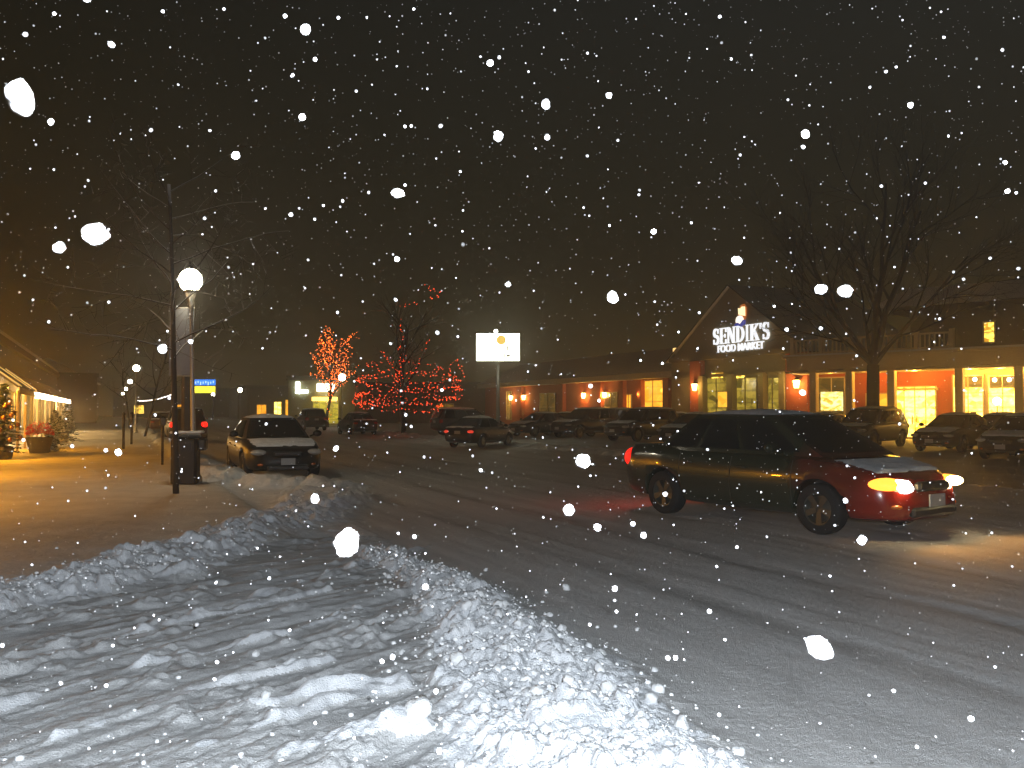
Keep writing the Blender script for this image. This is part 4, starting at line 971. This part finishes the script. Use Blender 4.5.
blob([(-3.5, -1), (-4, -6.5), (-1, -5.8), (1, -7.4), (5, -7), (5.3, 1), (1, .2)], -.16, -.12, glow('emblem_cream', (1., .82, .45), 1.5, False), 'emblem_top')
blob(ell(-2.2, 4.2, 5.2, 4.2), -.155, -.115, glow('emblem_white', (1., .88, .72), 1.5, False), 'emblem_body')
blob([(-9, 7.5), (-5, 5.8), (-1, 7.4), (3, 4.2), (6.5, 4.6), (6, 8), (0, 10.3), (-6, 9.8)], -.19, -.16, glow('emblem_blue', (.04, .05, .30), .9, False), 'emblem_base')

# --- left wing of low brick shops
LWg = Facade(40.0, 98.0, R(-90)); ll_ = 41.
b = thing('shop_row', 'long low brick shop row with paired wall lanterns left of the market hall', 'building', (40, 98, 0), R(-90))
MB().box((ll_ / 2, 5, 2.2), (ll_ - .02, 10, 4.4)).build('wall', BRICK, b)
MB().box((ll_ / 2, -.35, 4.35), (ll_ - .2, 1.3, .45)).build('fascia', TRIM, b)
m = MB(); m.add([(0, -1.1, 4.6), (ll_ - .3, -1.1, 4.6), (ll_ - .3, 4.5, 7.0), (0, 4.5, 7.0)], [(0, 1, 2, 3)]); m.build('roof', ROOFM, b)
for u0, u1, v0, pm in ((643, 664, 380, P_ORANGE), (626, 632, 394, P_ORANGE), (669, 688, 388, P_DIM), (676, 681, 392, P_YELLOW), (507, 512, 391, P_DIM), (540, 556, 393, P_DIM), (604, 618, 392, P_DIM)):
    r_ = LWg.rect(u0, u1, v0, 410); window(b, r_[0], r_[1], .5, r_[3], pm, TRIM, 2, 2)
for u in (521, 562, 600, 622, 640, 667):
    s_ = LWg.s_of(u, .3); MB().box((s_, -.2, 2.05), (.6, .4, 4.1), 0, .02).build('brick_pier', BRICK, b)
for u, lab in ((512, 'leftmost wall lantern of the brick shop row'), (525, 'second wall lantern from the left end of the brick shop row'), (585, 'third wall lantern on the brick shop row, left of its middle pier'), (606, 'fourth wall lantern on the brick shop row, right of its middle pier'), (642, 'wall lantern beside the bright orange shop window')):
    wall_lamp(LWg, LWg.s_of(u), 2.95, lab, 130 if u != 642 else 30)
for u in (653,): 
    X, Y, Z = LWg.w(LWg.s_of(u), -1.0, 3.2); lamp('window_spill', (X, Y, Z), 40, (1, .45, .06), .2)
for u in (648, 660):
    pass
x, y = at(642, 78)
bare_tree('young bare tree in front of the bright orange shop window', (x, y, 0), BARK_DARK, None, seed=71, trunk_h=5.2, r0=.09, spread=.7, levels=3, up=.4, first=.35, nkids=(9, 4, 3), ratio=.42)
t = thing('roof_lamp', 'small lit lantern on the roof edge left of the white lettering', 'lamp', (*LWg.w(LWg.s_of(661), 1.5, 0)[:2], 5.6))
MB().tube([(0, 0, -.6), (0, 0, .2)], .05, 6).build('stand', DARKMETAL, t); MB().box((0, 0, .6), (.45, .45, .8), 0, .04).build('glass', glow('roof_lantern', (1., .6, .2), 1.6, False), t)

# --- generic far buildings
def far_building(label, x, y, rz, w, dep, h, wallm, wins=(), roof='flat', group='dark buildings far down the street'):
    b = thing('far_building', label, 'building', (x, y, 0), rz, group)
    MB().box((w / 2, dep / 2, h / 2), (w, dep, h)).build('wall', wallm, b)
    if roof == 'flat':
        m = MB().box((w / 2, .1, h + .15), (w + .3, .5, .5)); m.build('parapet', DARKWALL, b)
        MB().box((w / 2, dep / 2 + .2, h + .06), (w - .3, dep - .6, .12)).build('snow_cover', ROOFSNOW, b)
    else: MB().prism([(-.4, h), (w + .4, h), (w / 2, h + w * .28)], -.4, dep + .4).build('roof', ROOFSNOW, b)
    for (s0, s1, z0, z1, pm) in wins: window(b, s0, s1, z0, z1, pm, TRIM, 2, 2)
    return b
far_building('far corner shop with glowing orange windows by the right street lamp', 17.5, 132, 0, 9.5, 9, 4.6, DARKWALL, [(1.2, 2.6, .5, 2.4, P_ORANGE), (3.6, 4.7, .4, 2.8, P_BRIGHT), (5.2, 7.2, .5, 3.1, P_ORANGE), (8.4, 9.0, 1.5, 3.2, P_YELLOW)], group=None)
bx_, by_ = at(288, 97)
bk = far_building('small olive lit entrance building with white sign left of the orange tree', bx_, by_, -YAW, 7.2, 8, 4.9, mat('olive_wall', (.22, .2, .1), .9), [], group=None)
fcB = Facade(bx_, by_, -YAW)
r_ = fcB.rect(313, 339, 400, 420, .1); window(bk, r_[0], r_[1], .1, r_[3], lit_pane('entry_pane', (.25, .18, .01), (.75, .6, .04), .9, 2.), TRIM, 4, 1, y=-.1, name='door')
r_ = fcB.rect(313, 337, 397, 401, .3); MB().box(((r_[0] + r_[1]) / 2, -.45, (r_[2] + r_[3]) / 2), (r_[1] - r_[0], .9, r_[3] - r_[2])).build('lit_canopy', glow('canopy_lit', (1., .72, .15), 2.5, False), bk)
r_ = fcB.rect(317, 334, 383.5, 391.5, .2); MB().box(((r_[0] + r_[1]) / 2, -.16, (r_[2] + r_[3]) / 2), (r_[1] - r_[0], .3, r_[3] - r_[2])).build('lit_sign', glow('sign_white_box', (1., .96, .75), 6, False), bk)
m = MB(); r_ = fcB.rect(295.5, 299.5, 382, 393.5, .2); m.box(((r_[0] + r_[1]) / 2, -.14, (r_[2] + r_[3]) / 2), (r_[1] - r_[0], .25, r_[3] - r_[2])); r2 = fcB.rect(300.2, 308, 390, 393, .2); m.box(((r2[0] + r2[1]) / 2, -.14, (r2[2] + r2[3]) / 2), (r2[1] - r2[0], .25, r2[3] - r2[2]))
m.build('corner_sign', glow('sign_white_l', (.9, 1., .95), 7, False), bk)
X, Y, Z = fcB.w(3.9, -1.5, 2.6); lamp('entry_light', (X, Y, Z), 60, (1, .8, .2), .2)
far_building('dark flat roofed building closing the far right of the street', 19.5, 160, R(0), 16, 12, 5.5, DARKWALL, [(2, 3.5, 1, 2.6, P_DIM)])
far_building('dark gabled building at the far end behind the corner shop', 27, 150, R(-20), 14, 12, 5.0, DARKWALL, [(3, 5, .8, 2.6, P_DIM)], 'gable')
far_building('dark low building between the entrance building and the brick shop row', 27, 108, R(-24), 16, 9, 4.6, DARKWALL, [(10, 12, .8, 2.4, P_DIM)])
far_building('dark building beyond the end of the left sidewalk', -13, 112, R(20), 12, 10, 5.5, DARKWALL, [(3, 5, .8, 2.6, P_YELLOW), (7, 9, .8, 2.6, P_DIM)])
far_building('dark pitched building far beyond the left storefront', -16, 150, R(5), 14, 12, 5.5, DARKWALL, [(9, 12, .6, 2.6, P_ORANGE)], 'gable')
far_building('dark block across the far end of the street', 0, 205, 0, 34, 12, 6, DARKWALL, [(4, 6, .8, 2.6, P_YELLOW), (12, 14, .8, 2.8, P_ORANGE)])

# --- storefront on the left
SX = -4.3
SF = Facade(SX, 10.0, R(90)); sl = 74.
b = thing('storefront', 'dark storefront with lit awning and slim posts along the left sidewalk', 'building', (SX, 10, 0), R(90))
MB().box((sl / 2, 4, 2.35), (sl, 8, 4.7)).build('wall', NAVY, b)
MB().box((sl / 2, 4.1, 4.78), (sl + .3, 8.4, .16)).build('roof', ROOFM, b)
MB().box((sl / 2, -.12, 4.45), (sl, .24, .3)).box((sl / 2, -.06, .3), (sl, .12, .6)).build('cornice', DARKWALL, b)
for s0 in range(1, 70, 5):
    window(b, s0 + .4, s0 + 4.2, .65, 2.5, lit_pane('shop_pane%d' % s0, (.3, .12, .01), (.9, .5, .08), 1.1 if s0 > 14 else .75, 1.5), DARKWALL, 3, 1)
AWL = glow('rib_lamplight', (1., .72, .25), .55, False)  # ribs glow on their own in place of lamplight falling on them
AWN = mat('awning', (.30, .22, .10), .8, vary=.1)
for s0, s1 in ((26.5, 34.5), (34.9, 50.), (50.4, 66.)):
    m = MB(); m.add([(s0, -.02, 3.35), (s1, -.02, 3.35), (s1, -1.25, 2.42), (s0, -1.25, 2.42), (s0, -.02, 3.30), (s1, -.02, 3.30), (s1, -1.25, 2.37), (s0, -1.25, 2.37)], [(0, 1, 2, 3), (7, 6, 5, 4), (3, 2, 6, 7), (0, 3, 7, 4), (1, 5, 6, 2)])
    m.box(((s0 + s1) / 2, -1.25, 2.28), (s1 - s0, .02, .2)); a = m.build('awning', AWN, b)
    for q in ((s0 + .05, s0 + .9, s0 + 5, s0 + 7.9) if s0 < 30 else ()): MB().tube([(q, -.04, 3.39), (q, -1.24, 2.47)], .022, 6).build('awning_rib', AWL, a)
for q in np.arange(26.6, 66, 3.0):
    MB().tube([(q, -1.2, 0), (q, -1.2, 2.3)], .045, 8).build('post', TRIM, b)
ic = thing('icicle_lights', 'bright white icicle lights strung under the left awning edge', 'light string', (SX, 10, 0), R(90))
m = MB(); w = MB(); w.tube([(33, -1.32, 2.36), (66, -1.32, 2.36)], .012, 4)
for q in np.arange(33, 66, .12):
    for z in range(rr.randrange(2, 5)): m.octa((q + rr.gauss(0, .02), -1.32 + rr.gauss(0, .03), 2.33 - .07 * z), .026)
w.build('wire', WIRE, ic); o = m.build('bulbs', glow('icicle_bulb', (1., .84, .60), 12, False), ic); o['kind'] = 'stuff'
for i, s_ in enumerate((6, 13, 20, 27, 34, 42, 50, 58)):
    X, Y, Z = SF.w(s_, -.75, 2.25); o = MB().lathe([(.001, 2.30), (.08, 2.30), (.1, 2.42)], 10, (s_, -.75, 0)).build('down_light', glow('down_light%d' % i, (1, .62, .2), 12, False), b)
    lamp('awning_glow', (X, Y, Z), [240, 400, 560, 520, 460, 560, 640, 640][i], (1, .37, .012) if i < 4 else (1, .60, .20), .12)

# lantern, ornamented christmas tree, planter, snowy shrubs on the left sidewalk
def conifer(mb_, h, r, seed, n=70, per=26):
    rn = random.Random(seed)
    for k in range(n):
        f = (k + .5) / n; z = .12 * h + f * .86 * h; rad = r * (1 - f) ** .85 + .04; a = k * 2.399 + rn.random() * .5
        L = rad * rn.uniform(.8, 1.1); dz = -.28 * L
        for q in range(per):
            t = (q + rn.random()) / per; cx_ = math.cos(a) * L * t; cy_ = math.sin(a) * L * t; cz_ = z + dz * t + .12 * L * t * t
            s_ = .10 * r * (1.25 - .5 * t) * rn.uniform(.6, 1.4); ax = rn.uniform(0, 6.28); tl = rn.uniform(-.7, .7)
            ux, uy, uz = math.cos(ax) * s_, math.sin(ax) * s_, tl * s_ * .6; vx, vy, vz = -math.sin(ax) * s_ * .35, math.cos(ax) * s_ * .35, rn.uniform(-.25, .25) * s_
            mb_.add([(cx_ - ux - vx, cy_ - uy - vy, cz_ - uz - vz), (cx_ + ux - vx, cy_ + uy - vy, cz_ + uz - vz), (cx_ + ux + vx, cy_ + uy + vy, cz_ + uz + vz), (cx_ - ux + vx, cy_ - uy + vy, cz_ - uz + vz)], [(0, 1, 2, 3)])
    return mb_
x, y = at(4, 27.0)
t = thing('christmas_tree', 'dark potted christmas tree at the left edge of the sidewalk', 'tree', (x, y, .12))
MB().tube([(0, 0, 0), (0, 0, 2.1)], [.06, .02], 8).build('trunk', BARK_DARK, t)
conifer(MB(), 2.3, .62, 3).build('crown', NEEDLE_DARK, t)
MB().lathe([(.001, 0), (.24, 0), (.3, .38), (.27, .38)], 14).build('pot', POT, t, True)
ORB = mat('ornament_gold', (.28, .11, .03), .25, .7)
for k in range(12):
    a = -1.9 + (k % 3) * .75 + .2 * (k // 3); f = .12 + .18 * (k // 3) + .04 * (k % 3); r_ = .62 * (1 - f) * 1.0
    o = thing('ornament', 'one of the gold balls hung on the potted christmas tree', 'ornament', (x + r_ * math.cos(a), y + r_ * math.sin(a), .12 + .28 + f * 2.0), 0, 'gold balls on the potted christmas tree')
    MB().ball((0, 0, 0), .07, 12, 8).build('ball', ORB, o, True); MB().lathe([(.02, .065), (.02, .09), (.001, .095)], 6).build('cap', CHROME, o)
x, y = at(8, 31)
t = thing('lantern', 'glowing amber lantern hanging on the dark wall over the christmas tree', 'lamp', (SX + .25, y, 2.05))
MB().lathe([(.10, -.26), (.13, .2), (.10, .26)], 8).build('glass', glow('amber_lantern', (1., .55, .12), 3., False), t); MB().lathe([(.17, .26), (.03, .4)], 8).build('cap', DARKMETAL, t); MB().box((-.12, 0, .3), (.3, .05, .05)).build('bracket', DARKMETAL, t)
x, y = at(40, 31)
t = thing('flower_planter', 'red flowers in a dark planter in front of the lit storefront', 'planter', (x, y, .12))
MB().lathe([(.001, 0), (.30, 0), (.42, .5), (.44, .55), (.36, .55)], 18).build('pot', POT, t, True)
m = MB(); rn = random.Random(4)
for k in range(900):
    a, f = rn.uniform(0, 6.28), rn.random() ** .5; cx_, cy_, cz_ = .46 * f * math.cos(a), .46 * f * math.sin(a), .60 + .48 * math.sqrt(max(0, 1 - f * f)) * rn.uniform(.2, 1.05)
    s_ = rn.uniform(.04, .085); an = rn.uniform(0, 6.28); tz = rn.uniform(-.5, .5)
    m.add([(cx_ - s_ * math.cos(an), cy_ - s_ * math.sin(an), cz_ - s_ * tz), (cx_ + s_ * .4 * math.sin(an), cy_ - s_ * .4 * math.cos(an), cz_), (cx_ + s_ * math.cos(an), cy_ + s_ * math.sin(an), cz_ + s_ * tz), (cx_ - s_ * .4 * math.sin(an), cy_ + s_ * .4 * math.cos(an), cz_)], [(0, 1, 2, 3)])
m.build('flowers', REDPETAL, t)
for k, (u, d, h, r_, lab) in enumerate([(56, 36, 1.5, .66, 'snow dusted evergreen shrub right of the red flowers'), (67, 40, 1.75, .7, 'taller snow dusted evergreen shrub at the end of the lit storefront'), (50, 32, .7, .5, 'low snow covered shrub beside the red flower planter')]):
    x, y = at(u, d); t = thing('evergreen_shrub', lab, 'shrub', (x, y, .1), 0, 'snow dusted shrubs by the storefront')
    MB().tube([(0, 0, 0), (0, 0, h * .8)], [.05, .015], 6).build('stem', BARK_DARK, t); conifer(MB(), h, r_, 10 + k, 75, 30).build('foliage', NEEDLE, t)
# line of small white lights far over the left curb, as a string between two poles
s = thing('light_string', 'far string of white bulbs across the shops beyond the left curb', 'light string', (0, 0, 0), 0, None)
m = MB(); w = MB(); p0 = Vector((*at(138, 88), 2.5)); p1 = Vector((*at(172, 92), 3.2)); w.tube([p0, p0.lerp(p1, .5) - Vector((0, 0, .2)), p1], .01, 3)
for q in range(26): p = p0.lerp(p1, q / 25); m.octa((p.x, p.y, p.z - .8 * (q / 25) * (1 - q / 25)), .05)
w.tube([p0, (p0.x, p0.y, 0)], .04, 5).tube([p1, (p1.x, p1.y, 0)], .04, 5); w.build('wire', WIRE, s); o = m.build('bulbs', glow('white_bulb', (1, .93, .85), 8, False), s); o['kind'] = 'stuff'

# ------------------------------------------------------------------ falling snow
def flake_mesh(seed, n=2):
    import bmesh
    bm = bmesh.new(); bmesh.ops.create_icosphere(bm, subdivisions=n, radius=1)
    for v in bm.verts:
        p = v.co.normalized(); k = 1 + .26 * mnoise.noise(p * 1.3 + Vector((seed * 2.7, 1, 0))) + .15 * mnoise.noise(p * 3.1 + Vector((0, seed, 2)))
        v.co = Vector((p.x * k, p.y * k * .85, p.z * k * 1.05))
    me = bpy.data.meshes.new('snowflake'); bm.to_mesh(me); bm.free(); me.materials.append(FLAKE)
    me.polygons.foreach_set('use_smooth', [True] * len(me.polygons)); return me
FM = [flake_mesh(k) for k in range(7)]; FMB = [flake_mesh(k + 20, 4) for k in range(7)]
fr_ = random.Random(99)
PIT = math.atan2(HZ - 384, F)
def ray(u, v, d):                       # a point in the air d metres off
    return Vector((*at(u, d), CAMH + (HZ - v) / F * d))
BIG = [(15, 95, 14, 'largest glaring snowflake, high at the left edge of the dark sky'), (93, 233, 8.5, 'bright oval snowflake in the sky left of the near street lamp'), (57, 247, 5, 'round snowflake just left of the bright oval one'),
       (347, 542, 10, 'bright oval snowflake over the road between the parked sedan and the snow pile'), (583, 461, 6, 'round snowflake left of the moving sedan at its tail light height'), (817, 646, 10, 'bright snowflake low over the right side of the road'),
       (846, 291, 5.5, 'round snowflake in front of the crown of the big bare tree'), (822, 289, 4.5, 'oval snowflake left of the big tree crown beside a rounder one'), (738, 260, 4.5, 'snowflake in the sky above the shop emblem'),
       (397, 192, 5, 'snowflake in the sky high above the red lit tree'), (613, 297, 4.5, 'snowflake in the sky midway between pole sign and white lettering'), (498, 134, 4.2, 'snowflake in the upper middle of the dark sky'), (808, 132, 4, 'snowflake in the upper right sky above the big tree')]
vol = 'snowflakes falling through the air'
for i, (u, v, r_, lab) in enumerate(BIG):
    real = .0048; d = F * real / r_
    o = bpy.data.objects.new('snowflake', FMB[i % 7]); COL.objects.link(o); o.location = ray(u, v, d); o.scale = (real, real * .85, real * 1.15)
    o.rotation_euler = (fr_.random() * 6, fr_.random() * 6, fr_.random() * 6); tag(o, lab, 'snowflake', vol)
flk = []
N = 12000
for k in range(N):
    d = (.8 ** 3 + (9.5 ** 3 - .8 ** 3) * fr_.random()) ** (1 / 3) if k > 150 else fr_.uniform(.65, 2.6)
    u, v = fr_.uniform(-160, 1184), fr_.uniform(-120, 900)
    real = math.exp(fr_.gauss(math.log(.0023), .5)); p = ray(u, v, d)
    if p.z < .03: continue
    flk.append((real / d, p, real))
flk.sort(key=lambda a: -a[0])
vis = [f for f in flk]
cnt = 0; rest = []
lab = 'one of the small round white snowflakes falling all over the picture'
for f in vis:
    if cnt < 275:
        o = bpy.data.objects.new('snowflake', FM[cnt % 7]); COL.objects.link(o); o.location = f[1]; o.scale = (f[2],) * 3
        o.rotation_euler = (fr_.random() * 6, fr_.random() * 6, fr_.random() * 6); tag(o, lab, 'snowflake', vol); cnt += 1
    else: rest.append(f)
m = MB()
for _, p, r_ in rest: m.ball(p, (r_, r_ * fr_.uniform(.7, 1.2), r_), 6, 4)
tag(m.build('falling_snow', FLAKE, smooth=True), kind='stuff')

# ------------------------------------------------------------------ air, sky, flash, camera
hz_m = bpy.data.materials.new('haze_air'); hz_m.use_nodes = True; nt = hz_m.node_tree; nt.nodes.clear()
out = nt.nodes.new('ShaderNodeOutputMaterial'); pv = nt.nodes.new('ShaderNodeVolumePrincipled')
pv.inputs['Color'].default_value = (.92, .90, .86, 1); pv.inputs['Density'].default_value = .0021; pv.inputs['Anisotropy'].default_value = .86
nt.links.new(pv.outputs[0], out.inputs['Volume'])
o = MB().box((0, 0, 8.0), (560, 560, 19.)).build('haze', hz_m); tag(o, kind='stuff')

w = bpy.data.worlds.new('World'); scene.world = w; w.use_nodes = True; nt = w.node_tree; bg = nt.nodes['Background']
tc = nt.nodes.new('ShaderNodeTexCoord'); sp = nt.nodes.new('ShaderNodeSeparateXYZ'); rp = nt.nodes.new('ShaderNodeValToRGB')
nt.links.new(tc.outputs['Generated'], sp.inputs[0]); nt.links.new(sp.outputs['Z'], rp.inputs['Fac']); nt.links.new(rp.outputs['Color'], bg.inputs['Color'])
rp.color_ramp.elements[0].color = (.027, .0185, .005, 1); rp.color_ramp.elements[0].position = 0
rp.color_ramp.elements[1].color = (.0092, .0083, .0052, 1); rp.color_ramp.elements[1].position = .42
e = rp.color_ramp.elements.new(.16); e.color = (.0155, .0118, .0048, 1)
bg.inputs['Strength'].default_value = 1.0

lamp('camera_flash', (.08 * RT[0], .08 * RT[1], CAMH + .14), 2000, (.87, .935, 1.), .03, 'SPOT', (FW[0], FW[1], -.06), R(100), .6)

cam = bpy.data.cameras.new('camera'); co = bpy.data.objects.new('camera', cam); COL.objects.link(co)
cam.sensor_width = 36; cam.lens = F / 1024 * 36; cam.clip_end = 2000; cam.clip_start = .02
co.location = (0, 0, CAMH); co.rotation_euler = (R(90) + PIT, 0, -YAW)
cam.dof.use_dof = True; cam.dof.focus_distance = 18; cam.dof.aperture_fstop = 12
scene.camera = co
scene.view_settings.view_transform = 'Standard'; scene.view_settings.look = 'None'; scene.view_settings.exposure = 0; scene.view_settings.gamma = 1
scene.cycles.max_bounces = 6; scene.cycles.diffuse_bounces = 2; scene.cycles.glossy_bounces = 3; scene.cycles.volume_bounces = 1
scene.cycles.sample_clamp_indirect = 4
scene.cycles.use_denoising = True
